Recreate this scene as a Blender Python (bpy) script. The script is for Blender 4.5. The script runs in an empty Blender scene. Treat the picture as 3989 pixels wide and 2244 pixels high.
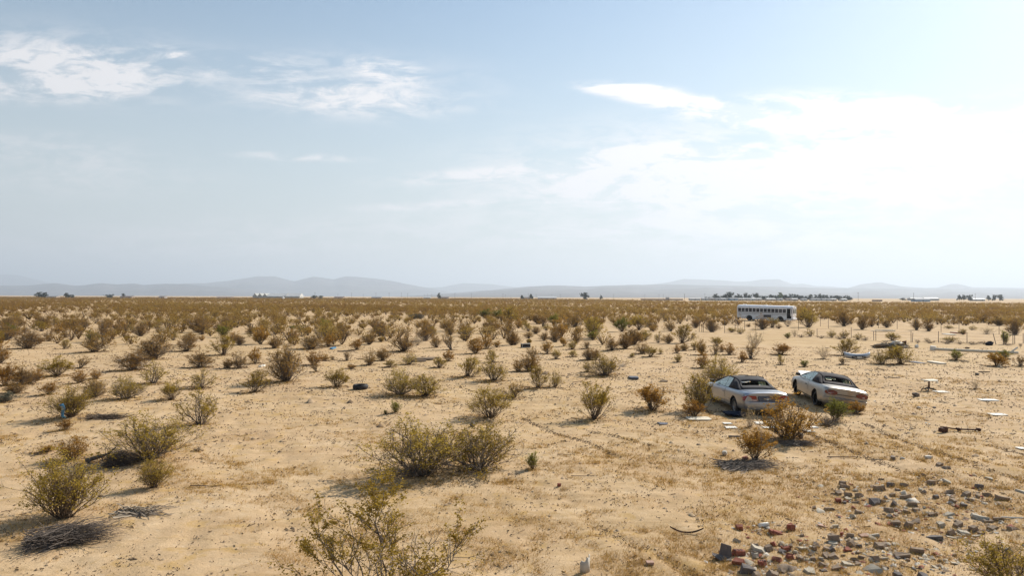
import bpy, bmesh, math, random
import numpy as np
from mathutils import Vector, Matrix, noise as mnoise

# ------------------------------------------------------------------ camera, sky, sun, exposure
S = bpy.context.scene
C = S.collection
R = math.radians
IW, IH, FPX = 3989.0, 2244.0, 3989.0 * 24.0 / 36.0
CAM_H = 4.5
PITCH = math.atan(34.0 / FPX)
ROLL = 0.003
F_ = Vector((0, math.cos(PITCH), math.sin(PITCH)))
R0 = Vector((1, 0, 0)); U0 = Vector((0, -math.sin(PITCH), math.cos(PITCH)))
RT = R0 * math.cos(ROLL) + U0 * math.sin(ROLL)
UP = -R0 * math.sin(ROLL) + U0 * math.cos(ROLL)
cam = bpy.data.objects.new('camera', bpy.data.cameras.new('camera'))
C.objects.link(cam)
cam.data.lens = 24; cam.data.sensor_width = 36; cam.data.sensor_fit = 'HORIZONTAL'
cam.data.clip_start = 0.1; cam.data.clip_end = 90000
m3 = Matrix((RT, UP, -F_)).transposed()
cam.matrix_world = Matrix.Translation((0, 0, CAM_H)) @ m3.to_4x4()
S.camera = cam

SUN_AZ, SUN_EL = R(48), R(35)          # azimuth clockwise from the view direction (+Y)
SKY_STRENGTH = 0.080
sun = bpy.data.objects.new('sun', bpy.data.lights.new('sun', 'SUN'))
C.objects.link(sun)
sun.data.energy = 5.0; sun.data.angle = R(0.53); sun.data.color = (1.0, 0.95, 0.86)
sdir = Vector((math.sin(SUN_AZ) * math.cos(SUN_EL), math.cos(SUN_AZ) * math.cos(SUN_EL), math.sin(SUN_EL)))
sun.rotation_euler = sdir.to_track_quat('Z', 'Y').to_euler()
sun.location = (60, 50, 80)
S.view_settings.view_transform = 'Standard'; S.view_settings.look = 'None'
S.view_settings.gamma = 1; S.view_settings.use_curve_mapping = False
S.view_settings.exposure = 0.60
S.cycles.max_bounces = 6; S.cycles.diffuse_bounces = 3; S.cycles.glossy_bounces = 3
S.cycles.transmission_bounces = 4; S.cycles.transparent_max_bounces = 8; S.cycles.volume_bounces = 0
S.cycles.use_denoising = True


class NT:
    """small node-tree writer"""
    def __init__(s, nt): s.nt = nt
    def n(s, t, **kw):
        nd = s.nt.nodes.new(t)
        ins = kw.pop('ins', {})
        for k, v in kw.items(): setattr(nd, k, v)
        for k, v in ins.items(): s.put(nd.inputs[k], v)
        return nd
    def put(s, sock, v):
        if isinstance(v, bpy.types.NodeSocket): s.nt.links.new(v, sock)
        else: sock.default_value = v
    def math(s, op, a, b=None, c=None, clamp=False):
        nd = s.nt.nodes.new('ShaderNodeMath'); nd.operation = op; nd.use_clamp = clamp
        for i, v in enumerate((a, b, c)):
            if v is not None: s.put(nd.inputs[i], v)
        return nd.outputs[0]
    def mix(s, f, a, b, blend='MIX'):
        nd = s.nt.nodes.new('ShaderNodeMix'); nd.data_type = 'RGBA'; nd.blend_type = blend
        s.put(nd.inputs[0], f); s.put(nd.inputs[6], a); s.put(nd.inputs[7], b)
        return nd.outputs[2]
    def ramp(s, f, stops):
        nd = s.nt.nodes.new('ShaderNodeValToRGB'); s.put(nd.inputs[0], f)
        e = nd.color_ramp.elements
        while len(e) < len(stops): e.new(0.5)
        for el, (p, c) in zip(e, stops):
            el.position = p; el.color = (*c, 1) if len(c) == 3 else c
        return nd.outputs[0]
    def smooth(s, v, a, b, lo=0.0, hi=1.0):
        nd = s.nt.nodes.new('ShaderNodeMapRange'); nd.interpolation_type = 'SMOOTHSTEP'
        s.put(nd.inputs[0], v); nd.inputs[1].default_value = a; nd.inputs[2].default_value = b
        nd.inputs[3].default_value = lo; nd.inputs[4].default_value = hi
        return nd.outputs[0]
    def noise(s, vec, scale, detail=4, rough=0.55, dist=0.0):
        nd = s.nt.nodes.new('ShaderNodeTexNoise')
        s.put(nd.inputs['Vector'], vec); nd.inputs['Scale'].default_value = scale
        nd.inputs['Detail'].default_value = detail; nd.inputs['Roughness'].default_value = rough
        nd.inputs['Distortion'].default_value = dist
        return nd.outputs[0]


world = bpy.data.worlds.new('World'); S.world = world; world.use_nodes = True
wt = NT(world.node_tree); world.node_tree.nodes.clear()
sky = wt.n('ShaderNodeTexSky', sky_type='NISHITA', sun_disc=False, sun_elevation=SUN_EL, sun_rotation=SUN_AZ,
           altitude=800, air_density=1.5, dust_density=1.0, ozone_density=1.0)
tc = wt.n('ShaderNodeTexCoord')
sep = wt.n('ShaderNodeSeparateXYZ', ins={0: tc.outputs['Generated']})
yy = wt.math('MAXIMUM', sep.outputs[1], 0.02)
gu = wt.math('DIVIDE', sep.outputs[0], yy); gv = wt.math('DIVIDE', sep.outputs[2], yy)
guv = wt.n('ShaderNodeCombineXYZ', ins={0: gu, 1: gv}).outputs[0]
# thin cloud bands: (x, y, half length, half height, tilt, weight), directions taken from the compass bearing +Y
BANDS = [(300, 250, 700, 190, -4, .22), (1300, 330, 800, 170, -3, .22), (2900, 640, 1400, 260, 4, .5), (230, 260, 520, 130, -6, .62), (180, 350, 420, 70, 2, .5), (690, 215, 150, 32, -14, .72), (1360, 380, 480, 85, -3, .58),
         (1500, 270, 190, 55, -10, .72), (1000, 260, 350, 60, 3, .3), (1170, 612, 300, 20, -2, .62), (200, 590, 560, 80, -3, .34),
         (250, 700, 700, 90, 0, .22), (2440, 338, 230, 34, -2, 1.0), (2720, 405, 440, 44, -9, 1.5), (2950, 470, 330, 40, -6, 1.2), (3350, 440, 560, 95, -3, 1.3),
         (2500, 590, 520, 40, 4, .8), (2050, 675, 620, 38, 3, .8), (3100, 640, 900, 90, 5, 1.2), (2900, 760, 1000, 80, 0, .75),
         (3900, 560, 600, 200, 10, 1.5), (1700, 800, 420, 22, 2, .5), (1200, 930, 1600, 110, 2, .30), (3200, 900, 1300, 130, 2, .55)]
acc = None
for (bx, by, rx, ry, tl, wgt) in BANDS:
    mp = wt.n('ShaderNodeMapping', vector_type='TEXTURE', ins={0: guv})
    mp.inputs[1].default_value = ((bx - 1994) / FPX, (1156 - by) / FPX, 0)
    mp.inputs[2].default_value = (0, 0, R(tl)); mp.inputs[3].default_value = (rx / FPX, ry / FPX, 1)
    ln = wt.n('ShaderNodeVectorMath', operation='LENGTH', ins={0: mp.outputs[0]}).outputs['Value']
    bl = wt.smooth(ln, 1.25, 0.15, 0.0, wgt)
    acc = bl if acc is None else wt.math('ADD', acc, bl)
st = wt.n('ShaderNodeMapping', vector_type='POINT', ins={0: guv})
st.inputs[2].default_value = (0, 0, R(5)); st.inputs[3].default_value = (6.0, 25.0, 1)
n1 = wt.noise(st.outputs[0], 1.1, 9, 0.62, 0.9)
st2 = wt.n('ShaderNodeMapping', vector_type='POINT', ins={0: guv})
st2.inputs[2].default_value = (0, 0, R(-9)); st2.inputs[3].default_value = (15.0, 44.0, 1)
n2 = wt.noise(st2.outputs[0], 1.3, 8, 0.66, 0.8)
nn = wt.math('ADD', wt.math('MULTIPLY', n1, 1.25), wt.math('MULTIPLY', n2, 0.85))
dens = wt.math('MULTIPLY', wt.math('MULTIPLY', acc, 1.75), wt.smooth(nn, 0.84, 1.27))
dens = wt.math('ADD', dens, wt.math('MULTIPLY', wt.smooth(acc, 0.5, 1.6), 0.35))
dens = wt.math('MINIMUM', dens, 1.0)
dens = wt.math('MULTIPLY', dens, wt.smooth(sep.outputs[1], 0.02, 0.2))
# pale veil towards the horizon (thin high haze), all round
veil = wt.smooth(sep.outputs[2], 0.46, -0.02, 0.0, 0.88)
# brightness of the veil and the clouds grows towards the sun
sd = wt.n('ShaderNodeVectorMath', operation='DOT_PRODUCT', ins={0: tc.outputs['Generated'], 1: tuple(sdir)}).outputs['Value']
glow = wt.math('POWER', wt.math('MAXIMUM', sd, 0.0), 7.0)
glow2 = wt.math('POWER', wt.math('MAXIMUM', sd, 0.0), 2.0)
bright = wt.math('ADD', wt.math('MULTIPLY', glow, 1.0), wt.math('MULTIPLY_ADD', glow2, 1.6, 5.5))
veilcol = wt.n('ShaderNodeVectorMath', operation='SCALE', ins={0: (0.93, 1.0, 1.035)})
wt.put(veilcol.inputs['Scale'], bright)
skyc = wt.mix(1.0, sky.outputs[0], (0.93, 0.985, 1.0, 1), 'MULTIPLY')
c1 = wt.mix(veil, skyc, veilcol.outputs[0])
cloudcol = wt.n('ShaderNodeVectorMath', operation='SCALE', ins={0: (1.28, 1.27, 1.30)})
wt.put(cloudcol.inputs['Scale'], bright)
c2 = wt.mix(dens, c1, cloudcol.outputs[0])
bg = wt.n('ShaderNodeBackground', ins={0: c2, 1: SKY_STRENGTH})
wo = wt.n('ShaderNodeOutputWorld', ins={0: bg.outputs[0]})


# ------------------------------------------------------------------ helpers
def tag(o, label=None, cat=None, group=None, kind=None):
    if label: o['label'] = label
    if cat: o['category'] = cat
    if group: o['group'] = group
    if kind: o['kind'] = kind
    elif label and cat: o['kind'] = 'thing'
    return o

def empty(name, loc, rz=0.0, parent=None):
    o = bpy.data.objects.new(name, None); C.objects.link(o)
    o.location = loc; o.rotation_euler = (0, 0, rz); o.parent = parent
    o.empty_display_size = 0.2
    return o

def ray(px, py):
    return (F_ + RT * ((px - IW / 2) / FPX) + UP * ((IH / 2 - py) / FPX))

def ground_xy(px, py):
    d = ray(px, py)
    t = CAM_H / max(-d.z, 1e-6)
    return d.x * t, d.y * t

TRACKS = [  # wheel ruts across the sand: polylines in metres
    [(9.3, 25.0), (9.75, 22.3), (10.0, 19.0), (10.25, 16.4), (10.9, 13.0)],
    [(12.6, 24.5), (12.3, 20.0), (12.4, 16.0)],
    [(14.6, 21.0), (14.9, 19.3), (15.6, 17.0)],
    [(0.4, 25.5), (1.3, 23.0), (2.3, 21.1), (3.0, 19.2)],
    [(2.6, 22.9), (4.3, 20.6)],
    [(1.6, 13.4), (2.6, 11.7), (3.3, 10.2)],
]

def ruts(x, y):
    z = np.zeros_like(x)
    for tr in TRACKS:
        for (ax, ay), (bx, by) in zip(tr[:-1], tr[1:]):
            dx, dy = bx - ax, by - ay
            L2 = dx * dx + dy * dy
            t = np.clip(((x - ax) * dx + (y - ay) * dy) / L2, 0, 1)
            d = np.hypot(x - ax - t * dx, y - ay - t * dy)
            a = 0.65 + 0.35 * np.sin(7.3 * (x + y * 1.7))
            z = np.minimum(z, -0.06 * a * np.exp(-(d / 0.10) ** 2)) + np.where(z > -0.004, 0, 0)
            z = z + 0.028 * a * np.exp(-((d - 0.24) / 0.10) ** 2)
    return z

def hgt(x, y):
    x = np.asarray(x, float); y = np.asarray(y, float)
    fade = 1.0 / (1.0 + (np.hypot(x, y) / 130.0) ** 2)
    z = 0.03 * np.sin(0.61 * x + 0.35 * y + 1.0) + 0.028 * np.sin(-0.43 * x + 0.74 * y) + 0.014 * np.sin(1.13 * x + 0.9 * y + 2.2) \
        + 0.010 * np.sin(-1.7 * x + 1.45 * y + .4) + 0.007 * np.sin(2.9 * x + 2.2 * y) + 0.006 * np.sin(-3.3 * x + 3.9 * y + 1)
    return z * fade

def at(px, py):
    x, y = ground_xy(px, py)
    return Vector((x, y, float(hgt(x, y))))

def pxm(py, px=1994):   # source pixels per metre for something standing on the ground at that pixel
    x, y = ground_xy(px, py)
    return FPX / y


class MB:
    """collects shapes and links them as one mesh object"""
    def __init__(s): s.v = []; s.f = []; s.m = []
    def add(s, vs, fs, mi=0):
        b = len(s.v); s.v += [tuple(p) for p in vs]; s.f += [tuple(i + b for i in f) for f in fs]; s.m += [mi] * len(fs)
    def box(s, c, size, rot=(0, 0, 0), mi=0, bev=0.0):
        from mathutils import Euler
        e = Euler(rot).to_matrix(); c = Vector(c); h = [k / 2 for k in size]
        if bev <= 0:
            vs = [c + e @ Vector((sx * h[0], sy * h[1], sz * h[2])) for sx in (-1, 1) for sy in (-1, 1) for sz in (-1, 1)]
            s.add(vs, [(0, 1, 3, 2), (4, 6, 7, 5), (0, 4, 5, 1), (2, 3, 7, 6), (0, 2, 6, 4), (1, 5, 7, 3)], mi)
        else:
            bm = bmesh.new(); bmesh.ops.create_cube(bm, size=1)
            for v in bm.verts: v.co = Vector((v.co.x * size[0], v.co.y * size[1], v.co.z * size[2]))
            bmesh.ops.bevel(bm, geom=bm.edges[:], offset=bev, segments=2, affect='EDGES', profile=0.6)
            bm.verts.index_update()
            s.add([c + e @ v.co for v in bm.verts], [[v.index for v in f.verts] for f in bm.faces], mi)
            bm.free()
    def tube(s, pts, rad, n=6, mi=0, cap=True):
        pts = [Vector(p) for p in pts]
        rad = rad if hasattr(rad, '__len__') else [rad] * len(pts)
        rings = []; ref = Vector((0.31, 0.17, 0.93)).normalized()
        for i, p in enumerate(pts):
            t = (pts[min(i + 1, len(pts) - 1)] - pts[max(i - 1, 0)])
            if t.length < 1e-9: t = Vector((0, 0, 1))
            t.normalize()
            a = t.cross(ref)
            if a.length < 0.05: a = t.cross(Vector((1, 0, 0)))
            a.normalize(); b = t.cross(a)
            rings.append([p + (a * math.cos(k * 2 * math.pi / n) + b * math.sin(k * 2 * math.pi / n)) * rad[i] for k in range(n)])
        vs = [p for r in rings for p in r]
        fs = [(i * n + k, i * n + (k + 1) % n, (i + 1) * n + (k + 1) % n, (i + 1) * n + k) for i in range(len(pts) - 1) for k in range(n)]
        if cap and n > 2:
            fs.append(tuple(range(n - 1, -1, -1))); fs.append(tuple((len(pts) - 1) * n + k for k in range(n)))
        s.add(vs, fs, mi)
    def lathe(s, prof, n=24, axis='Z', c=(0, 0, 0), mi=0, close=False):
        c = Vector(c); vs = []
        for (r, z) in prof:
            for k in range(n):
                a = 2 * math.pi * k / n
                if axis == 'Z': p = Vector((r * math.cos(a), r * math.sin(a), z))
                elif axis == 'X': p = Vector((z, r * math.cos(a), r * math.sin(a)))
                else: p = Vector((r * math.cos(a), z, r * math.sin(a)))
                vs.append(c + p)
        m = len(prof); fs = []
        for i in range(m if close else m - 1):
            j = (i + 1) % m
            fs += [(i * n + k, i * n + (k + 1) % n, j * n + (k + 1) % n, j * n + k) for k in range(n)]
        s.add(vs, fs, mi)
    def prism(s, poly, dirv, mi=0):
        """poly: list of 3-D points, extruded along dirv"""
        n = len(poly); d = Vector(dirv); vs = [Vector(p) for p in poly] + [Vector(p) + d for p in poly]
        fs = [tuple(range(n - 1, -1, -1)), tuple(range(n, 2 * n))] + [(i, (i + 1) % n, n + (i + 1) % n, n + i) for i in range(n)]
        s.add(vs, fs, mi)
    def grid(s, P, mi=0, skip=None):
        nr, nc = len(P), len(P[0]); vs = [p for r in P for p in r]
        fs = [(i * nc + j, i * nc + j + 1, (i + 1) * nc + j + 1, (i + 1) * nc + j) for i in range(nr - 1) for j in range(nc - 1)
              if not (skip and skip(i, j))]
        s.add(vs, fs, mi)
    def mesh(s, name, mats, smooth=False):
        me = bpy.data.meshes.new(name); me.from_pydata(s.v, [], s.f)
        for m in (mats if isinstance(mats, (list, tuple)) else [mats]): me.materials.append(m)
        if any(s.m): me.polygons.foreach_set('material_index', s.m)
        bm = bmesh.new(); bm.from_mesh(me); bmesh.ops.recalc_face_normals(bm, faces=bm.faces); bm.to_mesh(me); bm.free()
        if smooth:
            me.polygons.foreach_set('use_smooth', [True] * len(me.polygons))
            try: me.set_sharp_from_angle(angle=R(38))
            except Exception: pass
        me.update(); return me
    def build(s, name, mats, parent=None, loc=(0, 0, 0), rz=0.0, smooth=False):
        o = bpy.data.objects.new(name, s.mesh(name, mats, smooth)); C.objects.link(o)
        o.location = loc; o.rotation_euler = (0, 0, rz); o.parent = parent
        return o

def np_mesh(name, V, Fc, mats, mi=None, tint=None):
    me = bpy.data.meshes.new(name); k = Fc.shape[1]
    me.vertices.add(len(V)); me.vertices.foreach_set('co', np.ascontiguousarray(V, np.float32).ravel())
    me.loops.add(Fc.size); me.loops.foreach_set('vertex_index', np.ascontiguousarray(Fc, np.int32).ravel())
    me.polygons.add(len(Fc)); me.polygons.foreach_set('loop_start', np.arange(0, Fc.size, k, dtype=np.int32))
    for m in mats: me.materials.append(m)
    if mi is not None: me.polygons.foreach_set('material_index', np.ascontiguousarray(mi, np.int32))
    if tint is not None:
        a = me.attributes.new('tint', 'FLOAT', 'POINT'); a.data.foreach_set('value', np.ascontiguousarray(tint, np.float32))
    me.update(calc_edges=True)
    return me

def link_mesh(name, me, parent=None, loc=(0, 0, 0)):
    o = bpy.data.objects.new(name, me); C.objects.link(o); o.parent = parent; o.location = loc
    return o


# ------------------------------------------------------------------ materials
def new_mat(name):
    m = bpy.data.materials.new(name); m.use_nodes = True; m.node_tree.nodes.clear()
    return m, NT(m.node_tree)

def surface(name, col, rough=0.8, metal=0.0, var=0.25, vscale=6.0, bump=0.0, bscale=40.0, col2=None, spec=0.3, dirt=None, coat=0.0):
    """Principled surface with mottled colour: a base, a second tone in blotches, optional dirt with its own shape"""
    m, t = new_mat(name)
    g = t.n('ShaderNodeTexCoord'); v = g.outputs['Object']
    c2 = col2 or tuple(k * 0.6 for k in col)
    f = t.smooth(t.noise(v, vscale, 6, 0.6), 0.35, 0.7, 0.0, min(1, var * 2))
    cc = t.mix(f, (*col, 1), (*c2, 1))
    if dirt:
        d = t.smooth(t.noise(v, dirt[1], 8, 0.7, 0.4), 0.5, 0.68, 0, dirt[2])
        cc = t.mix(d, cc, (*dirt[0], 1))
    b = t.n('ShaderNodeBsdfPrincipled', ins={'Base Color': cc, 'Roughness': rough, 'Metallic': metal, 'Specular IOR Level': spec})
    if coat: b.inputs['Coat Weight'].default_value = coat; b.inputs['Coat Roughness'].default_value = 0.15
    if bump:
        bn = t.n('ShaderNodeBump', ins={'Strength': bump, 'Distance': 0.02, 'Height': t.noise(v, bscale, 6, 0.65)})
        t.put(b.inputs['Normal'], bn.outputs[0])
    t.n('ShaderNodeOutputMaterial', ins={0: b.outputs[0]})
    return m

def leaf_mat(name, a, b, c, transl=0.5, tint=False):
    """foliage: tone by plant, with leaves that let part of the light through"""
    m, t = new_mat(name)
    if tint:
        rnd = t.n('ShaderNodeAttribute', attribute_name='tint').outputs['Fac']
    else:
        rnd = t.n('ShaderNodeObjectInfo').outputs['Random']
    geo = t.n('ShaderNodeNewGeometry')
    n = t.noise(geo.outputs['Position'], 7.0, 3, 0.6)
    f = t.math('ADD', t.math('MULTIPLY', rnd, 0.7), t.math('MULTIPLY_ADD', n, 0.9, -0.3), clamp=True)
    cc = t.ramp(f, [(0.0, a), (0.5, b), (1.0, c)])
    d = t.n('ShaderNodeBsdfDiffuse', ins={0: cc, 1: 0.6})
    tr = t.n('ShaderNodeBsdfTranslucent', ins={0: cc})
    mx = t.n('ShaderNodeMixShader', ins={0: transl, 1: d.outputs[0], 2: tr.outputs[0]})
    t.n('ShaderNodeOutputMaterial', ins={0: mx.outputs[0]})
    return m

def glass_mat(name, tintc, refl=0.35, rough=0.08):
    m, t = new_mat(name)
    tr = t.n('ShaderNodeBsdfTransparent', ins={0: (*tintc, 1)})
    gl = t.n('ShaderNodeBsdfGlossy', ins={0: (0.9, 0.95, 0.95, 1), 1: rough})
    dd = t.n('ShaderNodeBsdfDiffuse', ins={0: (0.35, 0.36, 0.32, 1)})
    g = t.n('ShaderNodeTexCoord')
    du = t.smooth(t.noise(g.outputs['Object'], 5, 5, 0.6), 0.3, 0.8, 0.12, 0.4)
    m1 = t.n('ShaderNodeMixShader', ins={0: refl, 1: tr.outputs[0], 2: gl.outputs[0]})
    m2 = t.n('ShaderNodeMixShader', ins={0: du, 1: m1.outputs[0], 2: dd.outputs[0]})
    t.n('ShaderNodeOutputMaterial', ins={0: m2.outputs[0]})
    return m

def ground_mat():
    m, t = new_mat('desert_sand')
    geo = t.n('ShaderNodeNewGeometry'); p = geo.outputs['Position']
    n_big = t.noise(p, 0.045, 5, 0.6, 0.5)
    n_mid = t.noise(p, 0.42, 6, 0.62, 0.6)
    n_sm = t.noise(p, 3.2, 7, 0.68, 0.3)
    n_fine = t.noise(p, 22.0, 6, 0.75)
    n_grit = t.noise(p, 75.0, 4, 0.8)
    base = t.ramp(n_mid, [(0.28, (0.415, 0.270, 0.145)), (0.5, (0.485, 0.332, 0.188)), (0.72, (0.545, 0.395, 0.24))])
    base = t.mix(t.smooth(n_big, 0.42, 0.66, 0, 0.4), base, (0.45, 0.31, 0.145, 1))
    base = t.mix(t.smooth(n_sm, 0.52, 0.70, 0, 0.55), base, (0.34, 0.235, 0.115, 1))
    base = t.mix(t.smooth(n_sm, 0.44, 0.26, 0, 0.5), base, (0.64, 0.50, 0.345, 1))
    base = t.mix(t.smooth(n_fine, 0.56, 0.72, 0, 0.62), base, (0.16, 0.105, 0.055, 1))
    n_pat = t.noise(p, 1.1, 8, 0.72, 1.2)
    stp = t.n('ShaderNodeMapping', vector_type='POINT', ins={0: p}); stp.inputs[2].default_value = (0, 0, R(12)); stp.inputs[3].default_value = (0.35, 1.5, 1)
    n_str = t.noise(stp.outputs[0], 1.0, 8, 0.7, 0.8)
    base = t.mix(t.smooth(n_str, 0.49, 0.64, 0, 0.62), base, (0.34, 0.22, 0.105, 1))
    base = t.mix(t.smooth(n_str, 0.44, 0.30, 0, 0.5), base, (0.61, 0.45, 0.275, 1))
    base = t.mix(t.smooth(n_pat, 0.52, 0.64, 0, 0.7), base, (0.42, 0.265, 0.095, 1))
    base = t.mix(t.smooth(n_grit, 0.62, 0.78, 0, 0.6), base, (0.66, 0.56, 0.43, 1))
    b = t.n('ShaderNodeBsdfPrincipled', ins={'Base Color': base, 'Roughness': 0.95, 'Specular IOR Level': 0.1})
    h = t.math('ADD', t.math('MULTIPLY', n_sm, 1.0), t.math('MULTIPLY', n_fine, 0.55))
    bn = t.n('ShaderNodeBump', ins={'Strength': 0.7, 'Distance': 0.035, 'Height': h})
    t.put(b.inputs['Normal'], bn.outputs[0])
    t.n('ShaderNodeOutputMaterial', ins={0: b.outputs[0]})
    return m

M = {}
M['sand'] = ground_mat()
M['rock_far'] = surface('mountain_rock', (0.13, 0.105, 0.09), 0.95, var=0.5, vscale=0.0012, col2=(0.07, 0.058, 0.052))
M['stem'] = surface('bark', (0.14, 0.098, 0.065), 0.9, var=0.4, vscale=3, col2=(0.075, 0.053, 0.038))
M['stem_grey'] = surface('grey_bark', (0.17, 0.135, 0.105), 0.9, var=0.4, vscale=3, col2=(0.08, 0.06, 0.05))
M['stem_dead'] = surface('dead_wood', (0.125, 0.098, 0.078), 0.95, var=0.4, vscale=3, col2=(0.06, 0.047, 0.04))
M['stem_pale'] = surface('bleached_wood', (0.36, 0.29, 0.21), 0.9, var=0.5, vscale=3, col2=(0.16, 0.12, 0.09))
M['olive'] = leaf_mat('olive_leaves', (0.28, 0.185, 0.034), (0.385, 0.265, 0.046), (0.48, 0.345, 0.07))
M['brown'] = leaf_mat('brown_leaves', (0.24, 0.135, 0.046), (0.33, 0.195, 0.058), (0.42, 0.27, 0.078))
M['rust'] = leaf_mat('rust_leaves', (0.30, 0.15, 0.036), (0.39, 0.21, 0.043), (0.48, 0.29, 0.065))
M['green'] = leaf_mat('green_leaves', (0.18, 0.18, 0.04), (0.25, 0.235, 0.05), (0.32, 0.28, 0.06))
M['pale'] = leaf_mat('dry_pale_leaves', (0.28, 0.21, 0.10), (0.36, 0.27, 0.13), (0.42, 0.32, 0.16))
M['sage'] = leaf_mat('sage_leaves', (0.13, 0.125, 0.085), (0.17, 0.165, 0.115), (0.2, 0.185, 0.14), 0.15)
M['far_leaf'] = leaf_mat('distant_scrub_leaves', (0.185, 0.10, 0.036), (0.265, 0.16, 0.046), (0.335, 0.235, 0.062), tint=True)
M['grass'] = leaf_mat('straw', (0.40, 0.225, 0.06), (0.52, 0.32, 0.095), (0.62, 0.43, 0.17), 0.3, tint=True)
M['litter'] = surface('litter', (0.22, 0.145, 0.08), 0.95, var=0.5, vscale=1.5, col2=(0.06, 0.042, 0.03))
M['pebble'] = surface('pebble', (0.46, 0.325, 0.19), 0.95, var=0.5, vscale=2, col2=(0.28, 0.19, 0.115))
M['tree'] = leaf_mat('tree_leaves', (0.06, 0.07, 0.055), (0.08, 0.09, 0.068), (0.10, 0.11, 0.08), 0.25)
M['tree_light'] = leaf_mat('pale_tree_leaves', (0.12, 0.15, 0.06), (0.16, 0.19, 0.08), (0.2, 0.22, 0.1), 0.2)


# ------------------------------------------------------------------ ground and mountains
def axis_coords(lo, hi, step, far_lo, far_hi, g=1.07):
    a = list(np.arange(lo, hi + 1e-6, step)); s = step; x = a[-1]
    while x < far_hi: s *= g; x += s; a.append(min(x, far_hi))
    s = step; x = a[0]
    while x > far_lo: s *= g; x -= s; a.insert(0, max(x, far_lo))
    return np.array(a)

def make_ground():
    xs = axis_coords(-24, 24, 0.115, -41000, 41000); ys = axis_coords(8.5, 36, 0.115, -1500, 38000)
    X, Y = np.meshgrid(xs, ys); r = np.random.default_rng(3)
    Z = hgt(X, Y)
    near = (X > -26) & (X < 26) & (Y > 7) & (Y < 40)
    rough = r.normal(0, 1, X.shape)
    k = (rough + np.roll(rough, 1, 0) + np.roll(rough, 1, 1) + np.roll(rough, (1, 1), (0, 1))) / 2
    lumps = np.zeros_like(X)
    for i in range(26):     # rough crust: many short ripples in mixed directions
        a, w = r.uniform(0, math.tau), r.uniform(3.5, 11)
        lumps += np.sin(w * (X * math.cos(a) + Y * math.sin(a)) + r.uniform(0, 6)) * 0.0019
    Z = Z + np.where(near, 0.007 * k + lumps + ruts(X, Y), 0)
    ny, nx = X.shape
    V = np.stack([X.ravel(), Y.ravel(), Z.ravel()], 1)
    idx = np.arange(ny * nx).reshape(ny, nx)
    Fc = np.stack([idx[:-1, :-1].ravel(), idx[:-1, 1:].ravel(), idx[1:, 1:].ravel(), idx[1:, :-1].ravel()], 1)
    me = np_mesh('ground', V, Fc, [M['sand']])
    me.polygons.foreach_set('use_smooth', np.ones(len(me.polygons), bool))
    tag(link_mesh('ground', me), 'tan desert sand with darker patches and wheel ruts', 'ground', kind='structure')
make_ground()

def horizon_y(px): return 1150.2 + 0.003 * px

def mountain(name, prof, D, front, back, seed, label, rough=1.0):
    r = np.random.default_rng(seed)
    px = np.arange(prof[0][0], prof[-1][0] + 1, 9.0)
    py = np.interp(px, [p[0] for p in prof], [p[1] for p in prof])
    jit = np.convolve(r.normal(0, 1, len(px) + 8), np.ones(5) / 5, 'same')[4:-4] * 1.1 * rough
    py = py + jit
    zr = np.maximum((horizon_y(px) - py) * D / FPX + CAM_H, 0.0)
    u = (px - IW / 2) / FPX
    rows = list(np.linspace(0, 1, 15)) + [1.15, 1.4, 1.7, 2.0]
    V = []
    for s in rows:
        d = D - front * (1 - s) if s <= 1 else D + back * (s - 1)
        if s <= 1: h = zr * (s ** 1.35)
        else: h = zr * max(0.0, (2.0 - s)) ** 1.2
        amp = max(0.0, 1 - abs(2 * min(s, 2 - s) - 1)) * 0.42
        gul = np.array([mnoise.fractal(Vector((a * D / 900.0, s * 2.2, seed)), 0.8, 2.0, 4) for a in u])
        h = np.maximum(h * (1 + amp * gul), 0.0) - (3.0 if s in (0.0, 2.0) else 0.0) * 0.1
        V.append(np.stack([u * d, np.full_like(u, d), h], 1))
    V = np.concatenate(V); nx = len(px); idx = np.arange(len(rows) * nx).reshape(len(rows), nx)
    Fc = np.stack([idx[:-1, :-1].ravel(), idx[:-1, 1:].ravel(), idx[1:, 1:].ravel(), idx[1:, :-1].ravel()], 1)
    me = np_mesh(name, V, Fc, [M['rock_far']])
    me.polygons.foreach_set('use_smooth', np.ones(len(me.polygons), bool))
    tag(link_mesh(name, me), label, 'mountain', kind='structure')

mountain('mountain', [(-900, 1130), (-500, 1085), (-200, 1064), (0, 1070), (60, 1070), (100, 1078), (140, 1090), (190, 1100), (300, 1112), (420, 1130), (520, 1158)],
         24000, 4000, 3000, 11, 'faintest tall mountain at the left edge of the horizon')
mountain('mountain', [(-900, 1150), (-300, 1120), (0, 1113), (110, 1112), (212, 1103), (283, 1113), (330, 1111), (399, 1103), (454, 1108), (525, 1105), (560, 1111),
                      (606, 1106), (722, 1107), (850, 1118), (980, 1130), (1150, 1158)], 12500, 3500, 2500, 12, 'low rounded foothills on the left half of the horizon')
mountain('mountain', [(500, 1150), (620, 1115), (722, 1104), (807, 1103), (893, 1093), (999, 1077), (1065, 1077), (1146, 1096), (1221, 1078), (1300, 1088), (1349, 1076),
                      (1463, 1085), (1555, 1100), (1626, 1115), (1675, 1122), (1760, 1140), (1830, 1158)], 16500, 4000, 3000, 13,
         'long blue mountain with three summits left of centre')
mountain('mountain', [(1560, 1152), (1675, 1122), (1724, 1118), (1805, 1103), (1914, 1107), (1979, 1115), (2023, 1121), (2100, 1135), (2180, 1158)], 21000, 4000, 3000, 14,
         'faint small hill beyond the gap between the two ranges')
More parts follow.
